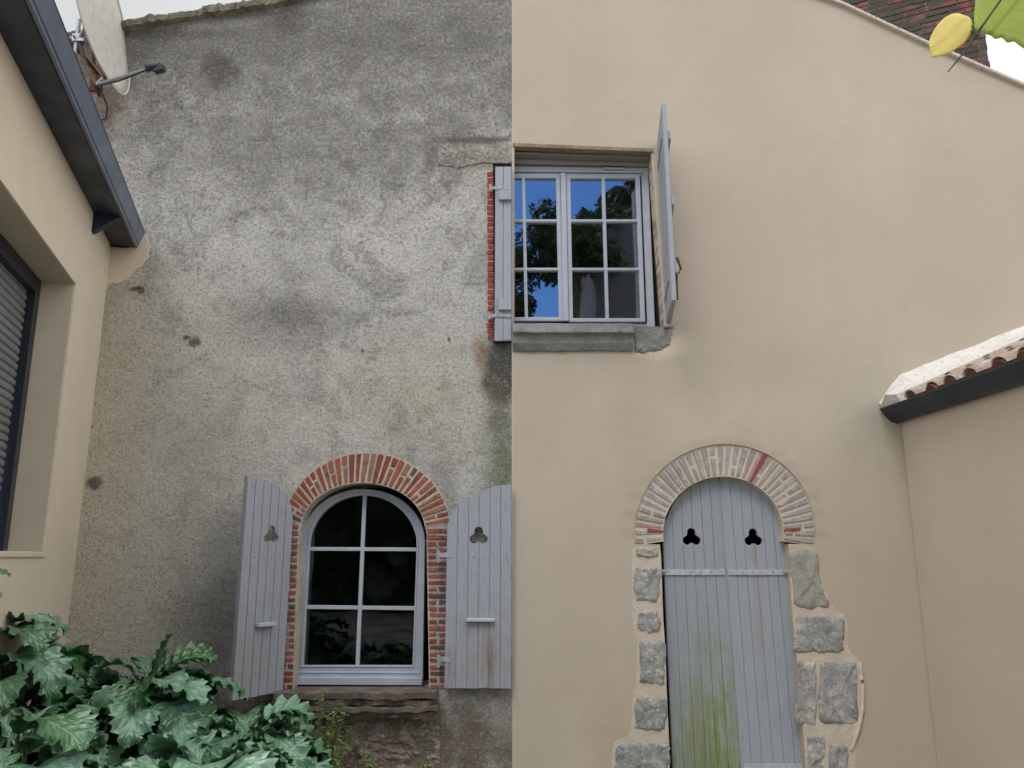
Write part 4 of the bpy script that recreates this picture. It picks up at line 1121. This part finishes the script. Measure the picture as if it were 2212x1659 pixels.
# mortar fillet where the tiles meet the gable wall
bm = bmesh.new(); prev = None
for i in range(40):
    s_ = -.03 + i*.068; a = noise.noise(Vector((s_*5, 0, 0)))*.012; hh = .20 if i > 3 else .06+i*.035
    ring = [bm.verts.new(rf(s_, .0, -.03)), bm.verts.new(rf(s_, .0, hh+a)), bm.verts.new(rf(s_, -.03, hh*.86+a)), bm.verts.new(rf(s_, -.13, .105+a)), bm.verts.new(rf(s_, -.27, .075)), bm.verts.new(rf(s_, -.27, -.03))]
    if prev:
        for k in range(6): bm.faces.new([prev[k], prev[(k+1) % 6], ring[(k+1) % 6], ring[k]])
    else: bm.faces.new(ring)
    prev = ring
bm.faces.new(prev[::-1]); setw(obj('mortar_fillet', bm, M['fillet'], smooth=False))

# ================================================================ SATELLITE DISH
dish = thing('satellite_dish', 'weathered off-white satellite dish on a rusty bracket at the top left of the grey wall', 'satellite dish', (-3.3, 0, 5))
YDI = -.50
def P3(px, py, y): x, z = W(px, py, y); return Vector((x, y, z))
c0 = P3(224, 50, YDI); top = P3(211, -105, YDI); bot = P3(232, 168, YDI-.03)
Hh = (top-bot).length/2; c0 = (top+bot)/2
ax_up = (top-bot).normalized(); nd = Vector((.985, .09, 0)); nd = (nd - ax_up*nd.dot(ax_up)).normalized(); ax_s = ax_up.cross(nd).normalized()
se = lambda v: math.copysign(abs(v)**.82, v)
bm = bmesh.new(); prevr = None; Wd = Hh*.92; dep = .075
rings = []
for side_ in (0, 1):
    for k in range(9):
        rr = k/8
        ring = [bm.verts.new(c0 + ax_up*Hh*rr*se(math.sin(a)) + ax_s*Wd*rr*se(math.cos(a)) + nd*(dep*(rr*rr-1) - (.006 if side_ else 0))) for a in [2*math.pi*i/40 for i in range(40)]] if k else [bm.verts.new(c0 + nd*(-dep - (.006 if side_ else 0)))]*40
        rings.append(ring)
for base in (0, 9):
    for k in range(8):
        a, b = rings[base+k], rings[base+k+1]
        for i in range(40):
            j = (i+1) % 40
            if k == 0: bm.faces.new([a[0], b[i], b[j]])
            else: bm.faces.new([a[i], b[i], b[j], a[j]])
for i in range(40): j = (i+1) % 40; bm.faces.new([rings[8][i], rings[8][j], rings[17][j], rings[17][i]])
setd = lambda o: setp(o, dish)
setd(obj('reflector', bm, M['dish'], smooth=True))
bm = bmesh.new(); tube(bm, [c0 + ax_up*Hh*se(math.sin(a)) + ax_s*Wd*se(math.cos(a)) for a in [2*math.pi*i/40 for i in range(41)]], .008, 6); setd(obj('rim', bm, M['dish'], smooth=True))
foot = P3(209, 183, YDI-.02); lnb = P3(336, 144, YDI-.16)
bm = bmesh.new(); tube(bm, [bot - nd*.03, foot, foot+(lnb-foot)*.03], .014); tube(bm, [foot, lnb], .012, 6)
setd(obj('feed_arm', bm, M['steel']))
bm = bmesh.new(); tube(bm, [foot + Vector((0, -.012, -.018)), foot.lerp(lnb, .4)+Vector((0, -.01, -.035)), lnb + Vector((-.03, -.01, -.02))], .007, 6); setd(obj('cable', bm, M['blackp']))
dl = (lnb-foot).normalized()
bm = bmesh.new(); q = dl.to_track_quat('Z', 'Y').to_matrix().to_4x4()
bmesh.ops.create_cone(bm, cap_ends=True, segments=14, radius1=.032, radius2=.032, depth=.07, matrix=Matrix.Translation(lnb) @ (-nd).to_track_quat('Z', 'Y').to_matrix().to_4x4())
bmesh.ops.create_cone(bm, cap_ends=True, segments=14, radius1=.024, radius2=.040, depth=.04, matrix=Matrix.Translation(lnb-nd*.05) @ (-nd).to_track_quat('Z', 'Y').to_matrix().to_4x4())
bmesh.ops.create_cube(bm, size=1, matrix=Matrix.Translation(lnb+Vector((.03, 0, -.02))) @ q @ Matrix.Diagonal((.05, .05, .08, 1)))
l_ = obj('receiver_head', bm, M['blackp'], bevel=.004); setd(l_)
mt, mb = P3(171, 42, -.34), P3(163, 116, -.34)
bm = bmesh.new(); tube(bm, [mt, mb], .017, 10); setd(obj('mast', bm, M['steel']))
bm = bmesh.new(); mc = P3(172, 84, -.34)
bmesh.ops.create_cube(bm, size=1, matrix=Matrix.Translation(mc) @ Matrix.Diagonal((.10, .05, .07, 1))); tube(bm, [mc+Vector((-.08, 0, .01)), mc+Vector((.12, -.02, -.01))], .009); tube(bm, [mc+Vector((-.03, -.05, 0)), mc+Vector((-.03, .05, 0))], .009)
tube(bm, [mc, c0 - nd*(dep+.01)], .016)
setd(obj('clamp', bm, M['steel'], bevel=.004))
bm = bmesh.new(); tube(bm, [mc+Vector((0, 0, -.02)), P3(183, 135, -.36), foot], .017, 8); tube(bm, [c0-nd*(dep+.01), P3(203, 140, -.38), bot-nd*.02], .013, 8)
tube(bm, [mc+Vector((0, 0, -.05)), Vector((mc.x+.02, .0, mc.z-.30))], .013); tube(bm, [Vector((mb.x, -.34, mb.z+.05)), Vector((mb.x, .01, mb.z+.05))], .015)
box(bm, mb.x-.05, mb.x+.05, -.014, .004, mb.z-.12, mb.z+.12)
setd(obj('bracket', bm, M['rust'], smooth=False))
pc = [foot, P3(222, 205, -.2), P3(232, 230, -.03), P3(229, 255, -.014), P3(212, 262, -.012), P3(206, 284, -.012)]
setd(obj('cable', tube(bmesh.new(), pc, .007, 6), M['blackp'], smooth=True))

# ================================================================ PLANTS
def leaf_mesh(bm, tints, uvl, base, yaw, elev, Ln, Wd, droop, fold, roll, tint, lobes=6, n=54, deep=.46, teeth=.20, seed=0, m=4, env=None):
    """one lobed blade: strips across a drooping midrib"""
    rnd = random.Random(seed); ph = rnd.uniform(0, 1); pos = Vector(base); ang = elev; ds = Ln/n; rowv = []
    for i in range(n+1):
        s_ = i/n
        f = Vector((math.cos(yaw)*math.cos(ang), math.sin(yaw)*math.cos(ang), math.sin(ang)))
        sd = Vector((-math.sin(yaw), math.cos(yaw), 0)); up = sd.cross(f) * -1
        if up.z < 0 and abs(ang) < 1.5: up = -up
        sd2 = sd*math.cos(roll) + up*math.sin(roll); up2 = up*math.cos(roll) - sd*math.sin(roll)
        e = env(s_) if env else (math.sin(math.pi*min(1, s_*.92+.06))**.75)*(1-.30*s_)
        row = []
        for side_ in (-1, 1):
            q = (s_*lobes + ph + (.13 if side_ > 0 else 0)) % 1
            lob = 1-deep*(1-(math.sin(math.pi*q)**.55 if q > 0 else 0)); lob *= 1 - teeth*abs(math.sin(s_*lobes*math.pi*3.3+side_))
            w_ = Wd*.5*e*lob
            rr = []
            for k in range(1, m+1):
                t = k/m; sw = w_*.50*t*t
                rip = math.sin(s_*lobes*2*math.pi + ph*6.28)*.055*Wd*t
                rr.append(pos + sd2*(side_*w_*t) + f*sw + up2*(fold*w_*t*(1-.55*t) + rip))
            row.append(rr)
        pts = row[0][::-1] + [pos.copy()] + row[1]
        rowv.append([bm.verts.new(p) for p in pts])
        pos += f*ds; ang -= droop/n*(1+.8*s_)
    for i in range(n):
        for k in range(2*m):
            fc = bm.faces.new([rowv[i][k], rowv[i][k+1], rowv[i+1][k+1], rowv[i+1][k]]); tints.append(tint)
            for lo, (uu, vv) in zip(fc.loops, ((k-m, i), (k+1-m, i), (k+1-m, i+1), (k-m, i+1))): lo[uvl].uv = (uu/m, vv/n)
def plant(name, label, cx, cy, H, n, Lr, spread, seed, az=None, z0=0, group=None, extra=()):
    rnd = random.Random(seed); root = thing(name, label, 'plant', (cx, cy, z0), group)
    bm = bmesh.new(); uvl = bm.loops.layers.uv.new('UVMap'); tints = []; st = bmesh.new()
    specs = []
    for i in range(n):
        r_ = math.sqrt((i+.5)/n); yaw = i*2.399963 + rnd.uniform(-.3, .3); lay = 1-r_
        zz = H*(.08+.84*(1-r_**1.9)) + rnd.uniform(-.06, .06); rad = spread*r_*rnd.uniform(.75, 1.05)
        specs.append((yaw, rad, zz, rnd.uniform(*Lr)*(1-.2*lay), R(rnd.uniform(15, 50) + 25*lay), R(rnd.uniform(75, 125))))
    specs += list(extra)
    for j, (yaw, rad, zz, Ln, el, dr) in enumerate(specs):
        b = Vector((cx+math.cos(yaw)*rad*.55, cy+math.sin(yaw)*rad*.55, z0+zz)); 
        leaf_mesh(bm, tints, uvl, b, yaw+rnd.uniform(-.35, .35), el, Ln, Ln*rnd.uniform(.68, .88), dr, rnd.uniform(.15, .6), rnd.uniform(-.35, .35), rnd.random(), lobes=rnd.choice((5, 6, 7)), seed=seed*100+j, n=48)
        tube(st, [(cx, cy, z0), (cx+math.cos(yaw)*rad*.2, cy+math.sin(yaw)*rad*.2, z0+zz*.55), b], [.016, .012, .008], 6)
    me = bpy.data.meshes.new('foliage'); bm.to_mesh(me); bm.free()
    o = link('foliage', me, M['acan'], None, smooth=True); set_tint(o, tints); setp(o, root)
    setp(obj('stalk', st, M['stalk'], smooth=True), root); return root
G_ = 'large-leaved plants in front of the old wall'
plant('acanthus_plant', 'tallest dark green lobed plant against the cream side building', -2.95, -1.35, 1.42, 120, (.42, .58), .85, 11, group=G_)
plant('acanthus_plant', 'dark green lobed plant in the middle with a leaf standing straight up', -2.05, -1.30, 1.14, 125, (.38, .52), .70, 12, group=G_,
      extra=[(R(20), .05, .98, .34, R(84), R(12)), (R(170), .1, .95, .34, R(60), R(60))])
plant('acanthus_plant', 'low dark green lobed plant nearest the stone window sill', -1.45, -1.35, .86, 110, (.34, .48), .70, 13, group=G_)
plant('acanthus_plant', 'nearest dark green lobed plant at the bottom left corner', -2.15, -2.35, 1.06, 105, (.40, .54), .66, 14, group=G_)
plant('acanthus_plant', 'nearest dark green lobed plant at the bottom below the shutter', -1.40, -2.1, .88, 95, (.36, .50), .58, 15, group=G_)

# feathery weed below the sill
def weed(label, cx, cy, H, n, seed, z0=0, sp=.22):
    rnd = random.Random(seed); root = thing('weed', label, 'plant', (cx, cy, z0), 'light green weeds under the arched window')
    bm = bmesh.new(); uvl = bm.loops.layers.uv.new('UVMap'); tints = []; st = bmesh.new()
    for i in range(n):
        a = rnd.uniform(0, 6.28); h = H*rnd.uniform(.55, 1) if i else H; lean = rnd.uniform(.3, 1)*sp if i else .02
        tip = Vector((cx+math.cos(a)*lean, cy+math.sin(a)*lean*.6, z0+h)); b0 = Vector((cx, cy, z0)); mid = b0.lerp(tip, .5)+Vector((0, 0, .05))
        P = [b0, mid, tip]; tube(st, P, [.006, .004, .002], 5)
        for k in range(26):
            t = .35+.65*k/26; p = (b0.lerp(mid, t*2) if t < .5 else mid.lerp(tip, t*2-1)); ya = k*2.4+rnd.uniform(-.3, .3)
            leaf_mesh(bm, tints, uvl, p, ya, R(rnd.uniform(10, 55)), rnd.uniform(.045, .085)*(1.25-.6*t), .028, R(50), .2, 0, rnd.random(), lobes=4, n=8, deep=.5, m=1, seed=k)
    me = bpy.data.meshes.new('foliage'); bm.to_mesh(me); bm.free(); o = link('foliage', me, M['weed'], None); set_tint(o, tints); setp(o, root)
    setp(obj('stem', st, M['stalk']), root)
x, z = W(693, 1492, -.35); weed('tall feathery light green weed rising in front of the stone sill', x, -.35, z, 22, 3, sp=.26)
x, z = W(785, 1633, -.35); weed('small light green weed tip below the middle of the stone sill', x, -.35, z, 6, 4, sp=.10)
x, z = W(925, 1642, -.35); weed('small light green weed tip below the end of the stone sill', x, -.35, z, 5, 5, sp=.10)
# tall leaf stalk at the picture's left border
x, z = W(-38, 1235, -2.2)
root = thing('leafy_stalk', 'blue green leaf tips entering at the left edge beside the cream wall', 'plant', (x, -2.2, 0))
bm = bmesh.new(); uvl = bm.loops.layers.uv.new('UVMap'); tints = []
for k, (dz, yaw, el, ln) in enumerate(((.0, 0, 12, .14), (-.075, -.1, 0, .125), (-.14, .3, -15, .12), (.06, 2.6, 30, .2), (-.1, 3.3, 10, .22))):
    leaf_mesh(bm, tints, uvl, (x, -2.2, z+dz), yaw, R(el), ln, ln*.5, R(35), .3, .3, .6, lobes=4, n=30, seed=k)
me = bpy.data.meshes.new('foliage'); bm.to_mesh(me); bm.free(); o = link('foliage', me, M['acan'], None, smooth=True); set_tint(o, tints); setp(o, root)
setp(obj('stalk', tube(bmesh.new(), [(x+.05, -2.2, 0), (x-.02, -2.2, z*.6), (x, -2.2, z+.08)], [.014, .01, .005], 6), M['stalk']), root)

# ================================================================ VINE TWIG (top right, near)
YV = -4.45
vine = thing('vine_shoot', 'vine shoot with a large green leaf and a small yellow leaf before the chimney', 'vine', (P3(2105, 75, YV)))
nod = P3(2108, 76, YV); tip = P3(2048, 155, YV+.02); upr = P3(2170, -12, YV-.02)
off = [upr + Vector((.12, -.06, .12)), upr + Vector((.6, -.05, .25)), Vector((XWALL-.12, YV, zGw+.16)), Vector((XWALL+.15, YV, zGw+.28))]
setp(obj('cane', tube(bmesh.new(), [tip, tip.lerp(nod, .5)+Vector((.001, 0, -.002)), nod, nod.lerp(upr, .5), upr]+off, [.0012, .0018, .0030, .0022, .0028, .004, .006, .008, .009], 8), M['twig'], smooth=True), vine)
bm = bmesh.new(); bmesh.ops.create_icosphere(bm, subdivisions=2, radius=.0062, matrix=Matrix.Translation(nod) @ Matrix.Diagonal((1, 1, 1.2, 1)))
for v in bm.verts: v.co += noise.noise_vector(v.co*120)*.0025
tube(bm, [nod, nod+Vector((-.008, 0, .012))], .003, 6); setp(obj('node', bm, M['twig'], smooth=True), vine)
def flat_leaf(name, outline, center, y, mat, attach, curl=.02, tint=.5):
    """fan of rings from the attachment point to an irregular outline; gently cupped"""
    bm = bmesh.new(); uvl = bm.loops.layers.uv.new('UVMap'); o_ = []
    pts = outline; sm = []
    for a, b, c, d_ in zip(pts[-1:]+pts[:-1], pts, pts[1:]+pts[:1], pts[2:]+pts[:2]):
        for k in range(5):
            t = k/5; f = lambda A, B_, C_, D: .5*((2*B_)+(-A+C_)*t+(2*A-5*B_+4*C_-D)*t*t+(-A+3*B_-3*C_+D)*t**3)
            sm.append((f(a[0], b[0], c[0], d_[0]), f(a[1], b[1], c[1], d_[1])))
    ce = center; n = len(sm); K = 7; rings = []
    at = Vector(attach); axis = (Vector(ce)-at).normalized(); perp = Vector((-axis.y, axis.x)); LL = max((Vector(p)-at).dot(axis) for p in sm); WW = max(abs((Vector(p)-at).dot(perp)) for p in sm)
    def mk(p, rr):
        q = Vector(p)-at; u_, v_ = q.dot(perp)/WW, q.dot(axis)/LL
        yy = y + curl*(u_*u_) - curl*1.2*abs(v_-.4) + .0006*math.sin(u_*9+v_*5)
        return bm.verts.new(P3(p[0], p[1], yy)), (u_, v_)
    data = [[mk((lerp(ce[0], p[0], k/K), lerp(ce[1], p[1], k/K)), k) for p in sm] for k in range(1, K+1)]; c_ = mk(ce, 0)
    tints = 0
    def setuv(fc, ds_):
        for lo, dd in zip(fc.loops, ds_): lo[uvl].uv = dd[1]
    for i in range(n):
        j = (i+1) % n; ds_ = (c_, data[0][i], data[0][j]); setuv(bm.faces.new([q[0] for q in ds_]), ds_)
        for k in range(K-1):
            ds_ = (data[k][i], data[k+1][i], data[k+1][j], data[k][j]); setuv(bm.faces.new([q[0] for q in ds_]), ds_)
    me = bpy.data.meshes.new(name); bm.to_mesh(me); bm.free(); o = link(name, me, mat, None, smooth=True); set_tint(o, [tint]*len(me.polygons))
    sd = o.modifiers.new('thick', 'SOLIDIFY'); sd.thickness = .0008
    return setp(o, vine)
flat_leaf('yellow_leaf', [(2096, 40), (2100, 60), (2088, 88), (2068, 104), (2050, 116), (2032, 121), (2014, 124), (2009, 108), (2007, 90), (2016, 68), (2032, 46), (2052, 32), (2068, 29), (2082, 33)], (2050, 78), YV+.01, M['viney'], (2092, 52), .004)
g = [(2106, 62), (2104, 40), (2106, 10), (2112, -40), (2140, -90), (2200, -120), (2270, -100), (2300, -40), (2310, 40), (2290, 95), (2262, 118), (2240, 112), (2222, 110), (2204, 100), (2190, 90), (2176, 92), (2164, 82), (2150, 84), (2138, 76), (2120, 72)]
flat_leaf('green_leaf', g, (2200, 0), YV+.035, M['vineg'], (2125, 90), .008)
setp(obj('petiole', tube(bmesh.new(), [nod, P3(2099, 55, YV)], .0014, 6), M['twig']), vine)
setp(obj('petiole', tube(bmesh.new(), [nod, P3(2112, 68, YV+.01), P3(2118, 60, YV+.034)], .0014, 6), M['twig']), vine)

# ================================================================ BEHIND THE CAMERA (seen in the panes)
def tree(label, cx, cy, H, r, trunk_h, seed, n=5200, ls=.16):
    rnd = random.Random(seed); root = thing('tree', label, 'tree', (cx, cy, 0), 'garden trees reflected in the upper window')
    tb = bmesh.new(); tube(tb, [(cx, cy, 0), (cx+.1, cy, trunk_h*.6), (cx, cy+.1, trunk_h), (cx+.2, cy, H*.8)], [.28, .22, .17, .05], 10)
    lobes = []
    for i in range(26):
        a = rnd.uniform(0, 6.28); rad = r*rnd.uniform(.2, .75); z = lerp(trunk_h, H*.93, rnd.random()); c = Vector((cx+math.cos(a)*rad, cy+math.sin(a)*rad, z)); lobes.append((c, r*rnd.uniform(.16, .38)))
        tube(tb, [(cx, cy, trunk_h*.9), Vector((cx, cy, trunk_h)).lerp(c, .5)+Vector((0, 0, .2)), c], [.09, .05, .02], 6)
    bm = bmesh.new(); 
    for i in range(n):
        c, q = rnd.choice(lobes); v = Vector((rnd.gauss(0, 1), rnd.gauss(0, 1), rnd.gauss(0, 1))).normalized()*q*(rnd.random()**.4); v.z *= .75; p = c+v
        a = Vector((rnd.gauss(0, 1), rnd.gauss(0, 1), rnd.gauss(0, .6))).normalized()*ls*rnd.uniform(.6, 1.2); b = a.cross(Vector((rnd.gauss(0, 1), rnd.gauss(0, 1), rnd.gauss(0, 1)))).normalized()*ls*.45
        bm.faces.new([bm.verts.new(p-a), bm.verts.new(p+b), bm.verts.new(p+a), bm.verts.new(p-b)])
    setp(obj('trunk', tb, M['bark'], smooth=True), root); o = setp(obj('crown', bm, M['treeleaf'], recalc=False), root); set_tint(o, [rnd.random() for _ in o.data.polygons])
tree('broad dark tree reflected in the middle of the upper window', 1.75, -15.0, 12.4, 1.6, 9.8, 41, 7000, .10)
tree('dark tree reflected in the left panes of the upper window', -.5, -15.5, 11.9, 2.0, 8.2, 42, 7500, .10)
tree('tall dark tree reflected above the roof line in the upper window', 4.9, -25.5, 18.5, 3.0, 9, 43, 12000, .2)
# neighbouring house
nh = thing('neighbour_house', 'dark gabled house reflected in the right panes of the upper window', 'house', (8, -15, 0))
bm = bmesh.new(); prism(bm, [(2.45, 0), (11, 0), (11, 10), (6.7, 14.1), (2.45, 11.0)], [], -22, -16); setp(obj('wall', bm, m_simple('dark_grey_render', (.14, .145, .17), .9, .2)), nh)
bm = bmesh.new(); quadbox(bm, [(2.3, 10.93), (6.7, 14.12), (6.7, 14.3), (2.3, 11.1)], -22.3, -15.7); quadbox(bm, [(6.72, 14.12), (11.4, 9.7), (11.4, 9.9), (6.72, 14.3)], -22.3, -15.7); setp(obj('roof', bm, M['roofslab']), nh)
# dark hedge closing the yard
hb = bmesh.new(); rnd = random.Random(8)
box(hb, -14, 14, -20.6, -20.0, 0, 5.2)
for i in range(12000):
    p = Vector((rnd.uniform(-14.2, 14.2), -20.3+rnd.uniform(-.5, .5), rnd.uniform(0, 5.8))); a = Vector((rnd.gauss(0, 1), rnd.gauss(0, 1), rnd.gauss(0, 1))).normalized()*.15; b = a.cross(Vector((rnd.gauss(0, 1), rnd.gauss(0, 1), rnd.gauss(0, 1)))).normalized()*.05
    hb.faces.new([hb.verts.new(p-a), hb.verts.new(p+b), hb.verts.new(p+a), hb.verts.new(p-b)])
hd = obj('hedge', hb, M['treeleaf'], recalc=False); set_tint(hd, [rnd.random() for _ in hd.data.polygons]); tag(hd, 'dark clipped hedge reflected low in the arched window', 'hedge')

# planks and children of parts: meshes are in world space, so cancel nothing (identity inverse); parts already carry theirs
